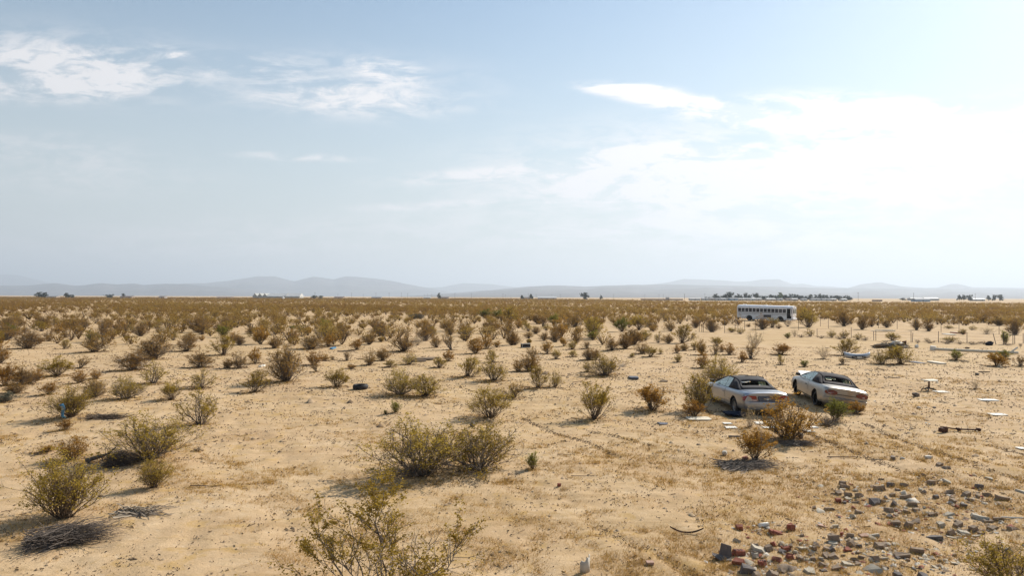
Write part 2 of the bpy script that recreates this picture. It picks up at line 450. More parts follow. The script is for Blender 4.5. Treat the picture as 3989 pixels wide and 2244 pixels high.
mountain('mountain', [(1534, 1157), (1789, 1140), (1925, 1129), (2061, 1116), (2170, 1112), (2278, 1116), (2441, 1110), (2604, 1108), (2800, 1112), (3000, 1116),
                      (3200, 1122), (3500, 1124), (3989, 1128), (4500, 1140), (4900, 1158)], 11500, 6500, 3000, 15, 'broad gently rising slope across the right half', 0.5)
mountain('mountain', [(2380, 1150), (2500, 1112), (2600, 1101), (2665, 1086), (2762, 1089), (2870, 1097), (2923, 1096), (2977, 1088), (3031, 1087), (3085, 1107),
                      (3128, 1105), (3182, 1114), (3300, 1122), (3420, 1158)], 17500, 4500, 3000, 16, 'flat topped blue mountain above the white bus')
mountain('mountain', [(3200, 1150), (3317, 1118), (3355, 1107), (3430, 1100), (3517, 1117), (3600, 1122), (3651, 1121), (3705, 1107), (3732, 1106), (3786, 1119), (3989, 1122),
                      (4500, 1118), (4900, 1150)], 14000, 2500, 2500, 17, 'two small dark peaked hills on the right of the horizon')


# ------------------------------------------------------------------ desert bushes
class Bush:
    """stems as thin tubes, leaves as many small diamonds; height 1 m, width about 1 m before scaling"""
    def __init__(s, seed, stems, twigs, leaves, leaf, fork=2, spread=0.5, low=0.0, dense=1.0, nseg=5, ragged=0.25, stem_r=0.008, bare=0.35, sides=3, lean=0.0):
        r = random.Random(seed); rn = np.random.default_rng(seed)
        mb = MB(); tips = []
        for i in range(stems):
            az = (i + r.random()) / stems * math.tau * 3.0
            u = min(1.0, (0.08 + 0.92 * r.random()) ** 0.7)
            rad = spread * u * (1 - ragged * r.random())
            zt = (0.28 + 0.72 * math.cos(u * 1.22)) * (1 - ragged * 1.1 * r.random() ** 1.5) - low * u * 0.3
            if r.random() < 0.16: zt *= 0.5
            elif r.random() < 0.12: zt *= 1.2; rad *= 1.15
            tip = Vector((math.cos(az) * rad + lean * zt, math.sin(az) * rad, max(zt, 0.12)))
            base = Vector((math.cos(az), math.sin(az), 0)) * 0.05 * r.random()
            kx = 0.5 + 0.2 * r.random()
            ctl = Vector((tip.x * kx, tip.y * kx, tip.z * (0.38 + 0.14 * r.random())))
            pts = []
            for k in range(nseg + 1):
                t = k / nseg
                p = base * (1 - t) ** 2 + ctl * 2 * t * (1 - t) + tip * t * t
                if 0 < k: p = p + Vector((r.gauss(0, 1), r.gauss(0, 1), r.gauss(0, .5))) * 0.016
                pts.append(p)
            pts[0].z = -0.03
            r0 = stem_r * (0.6 + 0.8 * r.random())
            mb.tube(pts, [r0 * (1 - 0.75 * k / nseg) for k in range(nseg + 1)], sides, 0, False)
            vol = r.random() ** 1.1
            tips.append((pts[-2], pts[-1], vol))
            for j in range(twigs):
                t = bare + (0.97 - bare) * r.random()
                k = min(int(t * nseg), nseg - 1); f = t * nseg - k
                p0 = pts[k].lerp(pts[k + 1], f)
                tg = (pts[k + 1] - pts[k]).normalized()
                d = (tg * 0.8 + Vector((r.gauss(0, .55), r.gauss(0, .55), 0.25 + r.gauss(0, .3)))).normalized()
                L = (0.13 + 0.2 * r.random()) * (1.15 - 0.4 * t)
                p1 = p0 + d * L * 0.5 + Vector((r.gauss(0, .012), r.gauss(0, .012), 0)); p2 = p1 + (d + Vector((r.gauss(0, .25), r.gauss(0, .25), .25))).normalized() * L * 0.5
                mb.tube([p0, p1, p2], [r0 * .45, r0 * .32, r0 * .2], sides, 0, False)
                v2 = vol * r.random() ** 0.8
                tips.append((p1, p2, v2))
                for q in range(fork if r.random() < .8 else 0):
                    e = (d + Vector((r.gauss(0, .7), r.gauss(0, .7), .2 + r.gauss(0, .4)))).normalized()
                    st = p1.lerp(p2, r.random()); en = st + e * L * (0.35 + .3 * r.random())
                    mb.tube([st, en], [r0 * .25, r0 * .15], sides, 0, False)
                    tips.append((st, en, v2 * (0.6 + 0.4 * r.random())))
        s.sv = np.array([tuple(p) for p in mb.v]); s.sf = np.array(mb.f)
        w = np.array([t[2] * (0.35 + 0.65 * max(t[1].z, 0)) for t in tips]) + 1e-3; w /= w.sum()
        pick = rn.choice(len(tips), leaves, p=w)
        A = np.array([tuple(t[0]) for t in tips])[pick]; B = np.array([tuple(t[1]) for t in tips])[pick]
        tt = rn.random((leaves, 1)) ** 0.7 * 1.12
        P = A + (B - A) * tt + rn.normal(0, 1, (leaves, 3)) * 0.020 * dense
        P[:, 2] = np.maximum(P[:, 2], 0.03)
        s.lv, s.lf = diamonds(rn, P, leaf)
        s.leaf_n = leaves

def diamonds(rn, P, size, ratio=0.5, up=0.0):
    n = len(P)
    a = rn.normal(0, 1, (n, 3)); a[:, 2] += up; a /= np.linalg.norm(a, axis=1, keepdims=True)
    b = np.cross(a, rn.normal(0, 1, (n, 3))); b /= np.linalg.norm(b, axis=1, keepdims=True)
    sz = (size * (0.6 + 0.8 * rn.random((n, 1)))) if np.isscalar(size) else size.reshape(-1, 1)
    V = np.stack([P - a * sz / 2, P + b * sz * ratio / 2, P + a * sz / 2, P - b * sz * ratio / 2], 1).reshape(-1, 3)
    Fc = np.arange(n * 4).reshape(n, 4)
    return V, Fc

PROTO = {}
def proto(key, leafm, stemm, **kw):
    b = Bush(**kw)
    PROTO[key] = (np_mesh('bush_branches', b.sv, b.sf, [M[stemm]]), np_mesh('bush_leaves', b.lv, b.lf, [M[leafm]]))

# large close bushes, then medium ones by look
proto('hero', 'olive', 'stem_grey', seed=41, stems=30, twigs=8, leaves=8200, leaf=0.020, fork=3, spread=0.66, nseg=8, ragged=.78, stem_r=.0058, bare=.58, dense=.55)
proto('C0', 'olive', 'stem', seed=1, stems=64, twigs=7, leaves=5763, leaf=0.0270, spread=.56, nseg=6, ragged=0.46, stem_r=.0068, bare=.3)
proto('C1', 'olive', 'stem_grey', seed=2, stems=54, twigs=7, leaves=4303, leaf=0.0270, spread=.60, nseg=6, ragged=0.54, stem_r=.0072, bare=.32)
proto('C2', 'olive', 'stem', seed=3, stems=46, twigs=6, leaves=3534, leaf=0.0292, spread=.52, nseg=6, ragged=0.42, stem_r=.0075, bare=.40)
proto('V0', 'olive', 'stem', seed=4, stems=38, twigs=6, leaves=3168, leaf=0.0346, spread=.46, ragged=0.34, stem_r=.009, bare=.42)
proto('V1', 'olive', 'stem_grey', seed=5, stems=34, twigs=6, leaves=2497, leaf=0.0346, spread=.52, ragged=0.50, stem_r=.010, bare=.36)
proto('V2', 'olive', 'stem', seed=6, stems=30, twigs=6, leaves=2305, leaf=0.0367, spread=.50, ragged=0.46, stem_r=.010, bare=.42, lean=.15)
proto('D0', 'brown', 'stem', seed=7, stems=56, twigs=6, leaves=3842, leaf=0.0346, spread=.55, ragged=0.42, stem_r=.009, bare=.25)
proto('D1', 'brown', 'stem_grey', seed=8, stems=50, twigs=6, leaves=3328, leaf=0.0367, spread=.52, ragged=0.50, stem_r=.009, bare=.25)
proto('O0', 'rust', 'stem', seed=9, stems=30, twigs=6, leaves=3313, leaf=0.0410, spread=.48, ragged=0.42, stem_r=.010, bare=.28)
proto('O1', 'rust', 'stem', seed=10, stems=26, twigs=6, leaves=2862, leaf=0.0432, spread=.52, ragged=0.54, stem_r=.010, bare=.3)
proto('V3', 'olive', 'stem_grey', seed=24, stems=26, twigs=5, leaves=1572, leaf=0.036, spread=.58, ragged=0.62, stem_r=.011, bare=.40)
proto('V4', 'olive', 'stem', seed=25, stems=44, twigs=6, leaves=3145, leaf=0.034, spread=.54, ragged=0.37, stem_r=.009, bare=.3, low=.2)
proto('D2', 'brown', 'stem', seed=27, stems=44, twigs=5, leaves=2018, leaf=0.034, spread=.60, ragged=0.60, stem_r=.010, bare=.3)
proto('D3', 'brown', 'stem_grey', seed=28, stems=70, twigs=6, leaves=3825, leaf=0.032, spread=.55, ragged=0.32, stem_r=.008, bare=.2, low=.25)
proto('O2', 'rust', 'stem', seed=29, stems=34, twigs=6, leaves=3250, leaf=0.036, spread=.55, ragged=0.40, stem_r=.009, bare=.22, low=.2)
proto('O3', 'brown', 'stem_dead', seed=30, stems=22, twigs=6, leaves=1125, leaf=0.038, spread=.52, ragged=0.62, stem_r=.011, bare=.35, lean=.2)
proto('G0', 'green', 'stem', seed=11, stems=36, twigs=6, leaves=4580, leaf=0.0367, spread=.5, ragged=.34, stem_r=.009, bare=.2)
proto('P0', 'pale', 'stem_pale', seed=12, stems=28, twigs=5, leaves=700, leaf=0.03, spread=.48, ragged=.35, stem_r=.007, bare=.25)
proto('S0', 'sage', 'stem_grey', seed=13, stems=60, twigs=6, leaves=4200, leaf=0.04, spread=.56, ragged=.10, stem_r=.008, bare=.15, low=.3)
proto('R0', 'rust', 'stem_dead', seed=14, stems=22, twigs=5, leaves=160, leaf=0.03, spread=.55, ragged=.45, stem_r=.011, bare=.3)
KIND = {'c': ['C0', 'C1', 'C2'], 'v': ['V0', 'V1', 'V2', 'V3', 'V4'], 'd': ['D0', 'D1', 'D2', 'D3'], 'o': ['O0', 'O1', 'O2', 'O3'], 'g': ['G0'], 'p': ['P0'], 's': ['S0'], 'x': ['R0'], 'h': ['hero']}
NM = {'c': 'creosote_bush', 'v': 'creosote_bush', 'h': 'creosote_bush', 'g': 'green_bush', 'd': 'twiggy_bush', 'o': 'rust_bush', 'p': 'dry_bush', 's': 'sage_bush', 'x': 'dead_bush'}

# (x, y of the foot, width, height in photo pixels, look)
BUSHES = [(1490, 2405, 700, 440, 'h'), (3935, 2300, 330, 235, 'c'),
 (279, 1629, 185, 130, 'c'), (254, 1675, 55, 45, 'o'), (192, 1537, 65, 50, 'o'), (367, 1547, 105, 72, 'd'), (493, 1555, 145, 108, 'c'), (598, 1498, 105, 84, 'v'),
 (670, 1560, 95, 76, 'v'), (780, 1512, 112, 72, 'v'), (782, 1654, 150, 140, 'v'), (582, 1792, 345, 200, 'c'), (598, 1911, 150, 132, 'c'), (280, 1792, 130, 92, 'o'),
 (178, 1764, 70, 30, 'o'), (252, 2023, 365, 275, 'c'), (772, 1760, 45, 24, 'x'), (15, 1562, 95, 36, 's'), (83, 1495, 75, 76, 'd'), (116, 1491, 60, 50, 'd'),
 (147, 1480, 45, 45, 'o'), (20, 1500, 95, 92, 'o'), (58, 1532, 92, 46, 'd'), (3, 1417, 75, 82, 'o'), (20, 1326, 122, 62, 'd'), (112, 1359, 112, 72, 'd'), (250, 1359, 42, 40, 'v'),
 (255, 1316, 36, 28, 'd'), (367, 1371, 122, 86, 'd'), (442, 1322, 42, 30, 'o'), (549, 1310, 66, 52, 'd'), (600, 1400, 142, 88, 'd'), (516, 1445, 122, 72, 'd'),
 (726, 1369, 92, 62, 'd'), (870, 1382, 102, 82, 'v'), (932, 1345, 50, 38, 'd'), (780, 1431, 106, 62, 'd'), (889, 1435, 45, 40, 'd'), (932, 1435, 76, 62, 'd'),
 (994, 1417, 52, 62, 'o'), (223, 1466, 124, 74, 'v'), (311, 1433, 66, 46, 'o'), (311, 1493, 62, 52, 'o'), (371, 1475, 46, 36, 'o'), (992, 1524, 105, 90, 'v'),
 (95, 1297, 26, 25, 'd'), (256, 1281, 40, 42, 'd'), (328, 1276, 40, 38, 'd'), (167, 1279, 76, 46, 'd'), (450, 1285, 56, 26, 'o'), (481, 1287, 26, 38, 'o'),
 (520, 1266, 42, 30, 'd'), (619, 1293, 28, 24, 'd'), (687, 1293, 22, 20, 'o'), (780, 1295, 88, 66, 'd'), (850, 1293, 46, 36, 'd'), (788, 1328, 26, 22, 'o'),
 (1014, 1342, 62, 72, 'o'), (1066, 1359, 56, 48, 'd'), (1116, 1487, 152, 146, 'd'), (1213, 1359, 96, 56, 'd'), (1280, 1353, 52, 52, 'o'), (1330, 1324, 102, 52, 'd'),
 (1390, 1363, 52, 46, 'o'), (1439, 1344, 72, 46, 'd'), (1485, 1309, 96, 56, 'd'), (1574, 1371, 112, 92, 'd'), (1699, 1353, 46, 52, 'd'), (1757, 1363, 56, 72, 'o'),
 (1807, 1326, 46, 28, 'd'), (1854, 1377, 76, 62, 'o'), (1897, 1361, 56, 56, 'o'), (1935, 1355, 36, 28, 'o'), (1994, 1345, 62, 62, 'd'), (1349, 1406, 46, 36, 'o'),
 (1299, 1402, 28, 20, 'o'), (1233, 1450, 40, 38, 'o'), (1221, 1425, 66, 56, 'o'), (1264, 1406, 46, 28, 'o'), (1439, 1421, 52, 62, 'd'), (1489, 1406, 62, 52, 'd'),
 (1594, 1419, 62, 46, 'v'), (1516, 1429, 62, 28, 'v'), (1369, 1435, 42, 20, 'o'), (1745, 1408, 52, 42, 'o'), (1710, 1435, 52, 42, 'v'), (1920, 1410, 52, 52, 'v'),
 (1819, 1468, 96, 86, 'v'), (1924, 1487, 112, 86, 'v'), (1311, 1510, 102, 72, 'v'), (1563, 1539, 175, 120, 'c'), (1660, 1543, 132, 82, 'v'), (1541, 1617, 46, 46, 'g'),
 (1501, 1620, 16, 18, 'g'), (1912, 1629, 195, 146, 'c'), (1640, 1856, 430, 262, 'c'), (1865, 1828, 380, 205, 'c'), (2000, 1545, 100, 62, 'o'), (2076, 1834, 52, 66, 'g'),
 (2004, 1343, 50, 50, 'd'), (2089, 1301, 42, 30, 'd'), (2120, 1328, 42, 35, 'd'), (2163, 1334, 52, 52, 'd'), (2159, 1266, 56, 40, 'g'), (2093, 1262, 62, 40, 'd'),
 (2240, 1274, 72, 52, 'd'), (2208, 1280, 26, 20, 'g'), (2311, 1318, 80, 86, 'v'), (2423, 1293, 66, 52, 'g'), (2489, 1285, 62, 56, 'v'), (2198, 1350, 36, 40, 'o'),
 (2245, 1340, 40, 50, 'd'), (2132, 1380, 52, 52, 'o'), (2167, 1400, 40, 38, 'v'), (2229, 1390, 42, 28, 'v'), (2229, 1361, 40, 36, 'v'), (2289, 1359, 52, 30, 'o'),
 (2384, 1367, 56, 52, 'd'), (2435, 1361, 62, 62, 'd'), (2514, 1326, 52, 40, 'v'), (2563, 1336, 42, 42, 'v'), (2605, 1340, 42, 40, 'd'), (2501, 1378, 62, 46, 'd'),
 (2534, 1392, 56, 42, 'v'), (2574, 1382, 20, 24, 'v'), (2637, 1377, 30, 36, 'o'), (2666, 1365, 36, 30, 'd'), (2656, 1336, 92, 78, 'v'), (2704, 1363, 30, 35, 'v'),
 (2734, 1385, 50, 64, 'd'), (2613, 1291, 52, 46, 'd'), (2640, 1410, 30, 32, 'v'), (2462, 1394, 26, 18, 'v'), (2291, 1406, 56, 46, 'd'), (2322, 1404, 46, 46, 'd'),
 (2287, 1450, 42, 42, 'v'), (2357, 1462, 150, 98, 'c'), (2019, 1448, 52, 48, 'o'), (2062, 1445, 76, 72, 'd'), (2078, 1402, 62, 52, 'o'), (2097, 1514, 92, 94, 'v'),
 (2163, 1510, 56, 64, 'v'), (2316, 1630, 140, 142, 'v'), (2540, 1599, 150, 104, 'o'), (2703, 1627, 90, 66, 'o'), (2728, 1602, 125, 150, 'v'), (2800, 1502, 165, 126, 'c'),
 (2734, 1433, 62, 62, 'o'), (2792, 1348, 56, 36, 'v'), (2842, 1382, 46, 46, 'o'), (2811, 1371, 30, 30, 'o'), (2788, 1382, 40, 40, 'o'), (2924, 1396, 72, 62, 'o'),
 (2889, 1413, 36, 46, 'o'), (2939, 1355, 82, 82, 'p'), (2772, 1293, 62, 52, 'd'), (2710, 1278, 42, 32, 'd'), (2850, 1295, 42, 20, 'v'), (2885, 1301, 36, 26, 'v'),
 (2916, 1274, 26, 16, 'd'), (2970, 1283, 62, 50, 'd'), (3069, 1273, 36, 36, 'x'), (3150, 1275, 84, 78, 'v'), (3035, 1281, 26, 20, 'd'), (3008, 1277, 52, 40, 'v'),
 (3042, 1382, 78, 48, 'o'), (3042, 1423, 30, 40, 'v'), (3134, 1430, 36, 26, 'g'), (3157, 1311, 38, 34, 'v'), (3240, 1315, 38, 30, 'v'), (3290, 1319, 40, 33, 'v'),
 (3342, 1323, 46, 26, 'v'), (3096, 1311, 30, 34, 'p'), (3069, 1319, 32, 22, 'g'), (3209, 1402, 50, 58, 'p'), (3288, 1384, 92, 72, 'v'), (3286, 1419, 40, 30, 'o'),
 (3434, 1419, 82, 56, 'v'), (3507, 1419, 92, 78, 'v'), (3476, 1394, 62, 52, 'v'), (3476, 1327, 56, 33, 'v'), (3724, 1403, 56, 40, 'g'), (3883, 1426, 92, 56, 'o'),
 (3910, 1400, 62, 34, 'g'), (3975, 1426, 52, 42, 'o'), (3610, 1332, 28, 18, 'p'), (3702, 1334, 62, 24, 'v'), (3787, 1286, 32, 20, 'v'), (3844, 1302, 62, 32, 'p'),
 (3695, 1281, 36, 14, 'v'), (3752, 1304, 30, 22, 'v'), (3357, 1284, 50, 56, 'd'), (3288, 1271, 66, 66, 'd'), (3395, 1273, 36, 33, 'd'), (3572, 1286, 46, 52, 'd'),
 (3618, 1290, 56, 52, 'd'), (3453, 1277, 42, 32, 'd'), (3890, 1269, 62, 38, 'd'), (3956, 1304, 62, 70, 'd'), (3837, 1258, 42, 32, 'd'), (3917, 1342, 32, 52, 'g'),
 (3802, 1521, 42, 42, 'p'), (3068, 1711, 235, 152, 'o'), (2942, 1788, 160, 128, 'o'), (2922, 1674, 62, 92, 'p'), (3222, 1660, 112, 52, 'x'), (3250, 1640, 105, 84, 'g'),
 (3335, 1614, 70, 50, 'o'), (1613, 1243, 40, 20, 's'), (1638, 1243, 30, 19, 's'), (1890, 1240, 60, 34, 'g'), (1940, 1243, 50, 36, 'g'), (1985, 1262, 70, 70, 'v')]

def bare_here(x, y):
    """swept sand: the dirt track and the open lot by the fence"""
    if y < 63: return True
    if x > 14 and y < 112 + 4 * math.sin(x * 0.3) and not (y > 88 and x < 22): return True
    if 0 < x < 30 and abs(y - (78 + 0.1 * x)) < 3.0: return True
    return False

rb = random.Random(77)
foot = [ground_xy(b[0], b[1]) for b in BUSHES]
cand = 0; extra = []
while len(BUSHES) + len(extra) < 300 and cand < 40000:
    cand += 1
    y = 60 + 44 * rb.random() ** 0.8; x = (rb.random() * 2 - 1) * y * 0.78
    if bare_here(x, y): continue
    if abs(x - 44) < 8 and y > 88 and y < 118: continue
    if any((fx - x) ** 2 + (fy - y) ** 2 < (2.1 + 1.3 * rb.random()) ** 2 for fx, fy in foot): continue
    foot.append((x, y)); extra.append((x, y))
LAND = []      # landmarks for the labels: (x, y, words)
for nme, (lx, ly) in (('the discarded tyre', (1404, 1526)), ('the left convertible', (2890, 1600)), ('the right convertible', (3190, 1570)), ('the torn-off bumper', (3338, 1410)),
                      ('the heap of rubbish', (3472, 1357)), ('the long pale pole', (3800, 1372)), ('the broken chair base', (3619, 1518)), ('the dead brush heap', (240, 2120)),
                      ('the pair of large central bushes', (1740, 1830)), ('the bush with the blue rag', (279, 1629)), ('the dark flat boards', (1660, 1404)), ('the pale blue litter', (1295, 1359)),
                      ('the framed crate', (2047, 1353)), ('the stubby green bush', (2076, 1834)), ('the shattered white boards', (2985, 1668)), ('the low sage dome', (15, 1562))):
    gx, gy = ground_xy(lx, ly); LAND.append((gx, gy, nme, lx, ly))
ORD = ['nearest', 'second nearest', 'third nearest', 'fourth nearest', 'fifth nearest', 'sixth nearest', 'seventh nearest', 'eighth nearest', 'ninth nearest', 'tenth nearest',
       'eleventh nearest', 'twelfth nearest', 'thirteenth nearest', 'fourteenth nearest', 'fifteenth nearest', 'sixteenth nearest', 'seventeenth nearest']
TONE = {'c': 'wide olive creosote bush', 'v': 'vase-shaped olive creosote bush', 'h': 'large sparse creosote bush', 'g': 'green leafy bush', 'd': 'brown twiggy bush', 'o': 'rust-brown bush',
        'p': 'pale dry bush', 's': 'low round grey sage bush', 'x': 'leafless dead bush'}
FIXED = {0: 'tallest closest creosote bush cut by the bottom edge of the photo', 1: 'olive bush in the bottom right corner beside the rubble', 2: 'creosote bush with a blue rag caught in its branches',
         11: 'broad creosote bush spreading above the dark rounded brush', 12: 'olive bush standing right of the largest left bush', 15: 'largest creosote bush on the left, above the dead brush heap',
         17: 'low round grey sage dome at the left edge'}
rec = []
for i, b in enumerate(BUSHES): rec.append([b[4], foot[i], b])
for p in extra: rec.append([None, p, None])
counts = {}
order = sorted(range(len(rec)), key=lambda i: rec[i][1][1])
labels = {}
near_ids = [i for i in range(len(BUSHES)) if i not in FIXED and foot[i][1] < 62]
bins = {}
for i in near_ids:
    b = BUSHES[i]
    best = min(LAND, key=lambda l: math.hypot(b[0] - l[3], (b[1] - l[4]) * 1.8))
    dx, dy = b[0] - best[3], (b[1] - best[4]) * 1.8
    side = ('right of' if dx > 0 else 'left of') if abs(dx) > abs(dy) else ('in front of' if dy > 0 else 'behind')
    bins.setdefault((b[4], side, best[2]), []).append((math.hypot(dx, dy), i))
for (kd, side, lm), lst in bins.items():
    lst.sort()
    for k, (d, i) in enumerate(lst):
        labels[i] = (TONE[kd] + ' ' + side + ' ' + lm) if len(lst) == 1 else (TONE[kd] + ', ' + ORD[k] + ' one ' + side + ' ' + lm)
labels.update(FIXED)
ZONES = [(-9, -0.42, 'at the far left'), (-0.42, -0.12, 'left of centre'), (-0.12, 0.14, 'in the middle'), (0.14, 0.33, 'left of the white bus'), (0.33, 9, 'around the wire fences')]
used = set(); PAIR = [k for k, b in enumerate(BUSHES) if b[:2] in ((1640, 1856), (1860, 1826))]
GROW = 1.06
def place_bush(i):
    kd, (x, y), b = rec[i]
    if b is None:
        kd = rb.choices('dvogcp', (0.42, 0.2, 0.2, 0.04, 0.06, 0.04))[0]
        w = rb.uniform(1.3, 2.9); h = w * rb.uniform(0.52, 0.8)
    else:
        w = b[2] / FPX * y * (GROW if b[4] in 'ch' else 1.26); h = b[3] / FPX * y * {'h': 1.0, 'c': .88}.get(b[4], 0.98)
    key = rb.choice(KIND[kd])
    if kd == 'o' and b is not None and b[1] > 1580: key = ('O0', 'O2', 'O1')[i % 3]
    br, lf = PROTO[key]
    big = y < 64
    if b is None and rb.random() < .35: h *= 0.7
    root = empty(NM[kd], (x, y, float(hgt(x, y)) - 0.01), rb.random() * math.tau)
    sc = (w / 1.02 * rb.uniform(.95, 1.05), w / 1.02 * rb.uniform(.85, 1.05), h * 1.02)
    root.scale = sc
    root.rotation_euler = (rb.gauss(0, .07), rb.gauss(0, .07), root.rotation_euler[2])
    if b is not None and i in PAIR: br, lf = PROTO['C1']
    used.add(key)
    for nme, me in (('branches', br), ('foliage', lf)):
        o = bpy.data.objects.new(nme, me); C.objects.link(o); o.parent = root
    if i in labels:
        tag(root, labels[i], 'bush', 'desert bushes on the sand')
    else:
        z = next(q for q in ZONES if q[0] <= x / y < q[1])[2]
        if z == 'around the wire fences': g = TONE[kd] + ' in the middle distance ' + z
        else: g = TONE[kd] + ' in the crowded middle distance ' + z
        tag(root, g, 'bush', g)
for i in range(len(rec)): place_bush(i)

def far_scrub():
    rn = np.random.default_rng(5)
    fxy = np.array(foot); pts = []
    def edge(x): return np.interp(x, [-0.78, 0.0, 0.25, 0.78], [1500, 1350, 640, 520])
    bands = [(62, 150, 7.0), (150, 300, 7.5), (300, 700, 20.0), (700, 1500, 34.0)]
    for lo, hi, area in bands:
        n = int(0.93 * (hi * hi - lo * lo) / area)
        y = np.sqrt(rn.random(n) * (hi * hi - lo * lo) + lo * lo); u = (rn.random(n) * 2 - 1) * 0.98
        x = u * y
        clump = np.sin(x * .09 + y * .05) + np.sin(x * -.05 + y * .11 + 1) + np.sin(x * .021 + y * .03 + 2)
        ok = (y < edge(u)) & (rn.random(n) < np.clip(0.72 + 0.22 * clump, 0.2, 1))
        x, y = x[ok], y[ok]
        if lo < 150:
            keep = np.ones(len(x), bool)
            for k in range(len(x)):
                if y[k] < 112 and bare_here(x[k], y[k]): keep[k] = False
                elif y[k] < 108 and np.min((fxy[:, 0] - x[k]) ** 2 + (fxy[:, 1] - y[k]) ** 2) < 3.2: keep[k] = False
                elif y[k] < 100 and rn.random() < .12: keep[k] = False
            x, y = x[keep], y[keep]
        # keep the ground round the bus open
        ok = ~((np.abs(x - 46) < 8.5) & (np.abs(y - 122) < 10) & (y < 128))
        pts.append((x[ok], y[ok], lo))
    LV, LT, SV, SF, ST = [], [], [], [], []
    for x, y, lo in pts:
        n = len(x); m = {62: 190, 150: 80, 300: 30, 700: 14}[lo]; sz = {62: .15, 150: .25, 300: .45, 700: .9}[lo]
        W = np.clip(rn.lognormal(.55, .42, n), .6, 3.6); Hh = np.minimum(W * rn.uniform(.48, .8, n), 1.9); tint = np.clip(rn.beta(2, 2, n) * 1.1 + 0.12 * np.sin(x * .05 + y * .03), 0, 1)
        u = rn.random((n, m)) ** 0.55; az = rn.random((n, m)) * math.tau
        zt = (0.14 + 0.86 * rn.random((n, m)) ** 0.75)
        rad = u * 0.5 * (0.5 + 0.5 * zt)
        top = 0.55 + 0.45 * np.cos(u * 1.2) + rn.normal(0, .06, (n, m))
        P = np.stack([x[:, None] + np.cos(az) * rad * W[:, None], y[:, None] + np.sin(az) * rad * W[:, None], (zt * top) * Hh[:, None] + hgt(x, y)[:, None]], 2).reshape(-1, 3)
        V, _ = diamonds(rn, P, np.full(len(P), sz) * rn.uniform(.6, 1.3, len(P)), .62)
        LV.append(V); LT.append(np.repeat(np.clip(np.repeat(tint, m) + rn.normal(0, .10, n * m), 0, 1), 4))
        # dark woody feet
        k = {62: 16, 150: 8, 300: 0, 700: 0}[lo]
        if k:
            az = rn.random((n, k)) * math.tau; rr = 0.36 * W[:, None]
            b0 = np.stack([x[:, None] + np.cos(az) * .05, y[:, None] + np.sin(az) * .05, np.zeros((n, k)) + hgt(x, y)[:, None]], 2)
            b1 = np.stack([x[:, None] + np.cos(az) * rr, y[:, None] + np.sin(az) * rr, np.zeros((n, k)) + (Hh * .62)[:, None] + hgt(x, y)[:, None]], 2)
            th = 0.035; off = np.stack([-np.sin(az) * th, np.cos(az) * th, np.zeros((n, k))], 2)
            q = np.stack([b0 - off, b0 + off, b1 + off * .5, b1 - off * .5], 2).reshape(-1, 3)
            SV.append(q); ST.append(np.zeros(len(q)))
    LV = np.concatenate(LV); LT = np.concatenate(LT); SV = np.concatenate(SV); ST = np.concatenate(ST)
    V = np.concatenate([LV, SV]); Fc = np.arange(len(V)).reshape(-1, 4)
    mi = np.concatenate([np.zeros(len(LV) // 4, int), np.ones(len(SV) // 4, int)])
    me = np_mesh('distant_scrub', V, Fc, [M['far_leaf'], M['stem']], mi, np.concatenate([LT, ST]))
    tag(link_mesh('distant_scrub', me), 'dense belt of distant brown and olive desert scrub reaching the horizon', 'scrub', kind='stuff')
    return len(Fc)
NSCRUB = far_scrub()


# ------------------------------------------------------------------ the two convertibles
M['silver'] = surface('silver_paint', (0.31, 0.325, 0.36), 0.36, 0.75, var=0.18, vscale=2.2, col2=(0.25, 0.26, 0.28), spec=0.5, dirt=((0.27, 0.205, 0.14), 1.1, 0.5), coat=0.5)
M['champagne'] = surface('dusty_silver_paint', (0.34, 0.315, 0.285), 0.4, 0.7, var=0.2, vscale=2.0, col2=(0.27, 0.24, 0.21), spec=0.5, dirt=((0.30, 0.215, 0.14), 1.0, 0.8), coat=0.4)
M['canvas'] = surface('black_canvas', (0.038, 0.034, 0.036), 0.85, var=0.5, vscale=3, col2=(0.022, 0.019, 0.021), bump=.3, bscale=60)
M['canvas_brown'] = surface('faded_black_canvas', (0.040, 0.031, 0.031), 0.9, var=0.5, vscale=3, col2=(0.025, 0.019, 0.02), bump=.3, bscale=60)
M['black'] = surface('black_plastic', (0.018, 0.017, 0.017), 0.55, var=0.4, col2=(0.03, 0.028, 0.026))
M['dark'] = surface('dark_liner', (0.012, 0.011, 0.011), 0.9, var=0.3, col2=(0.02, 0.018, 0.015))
M['tyre'] = surface('tyre_rubber', (0.022, 0.021, 0.022), 0.75, var=0.4, vscale=5, col2=(0.04, 0.036, 0.033), bump=.25, bscale=30)
M['rim'] = surface('steel_rim', (0.32, 0.31, 0.30), 0.45, 0.6, var=0.4, col2=(0.16, 0.14, 0.12))
M['seat'] = surface('grey_seat', (0.07, 0.065, 0.06), 0.8, var=0.3, col2=(0.045, 0.04, 0.04))
M['red_lens'] = surface('red_lens', (0.26, 0.012, 0.014), 0.15, var=0.4, vscale=14, col2=(0.10, 0.006, 0.008), spec=0.6)
M['white_lens'] = surface('clear_lens', (0.62, 0.55, 0.53), 0.2, var=0.2, spec=0.6)
M['amber'] = surface('faded_red_lens', (0.20, 0.03, 0.012), 0.2, var=0.5, vscale=12, col2=(0.08, 0.012, 0.008), spec=0.6)
M['panel_grey'] = surface('grey_recess', (0.075, 0.08, 0.10), 0.7, var=0.4, col2=(0.09, 0.09, 0.11))
M['chrome'] = surface('dull_chrome', (0.42, 0.42, 0.44), 0.25, 0.8, var=0.3)
M['white_paint'] = surface('white_paint', (0.74, 0.73, 0.70), 0.5, var=0.2, vscale=1.2, col2=(0.60, 0.58, 0.55), dirt=((0.36, 0.29, 0.22), 0.9, 0.6))
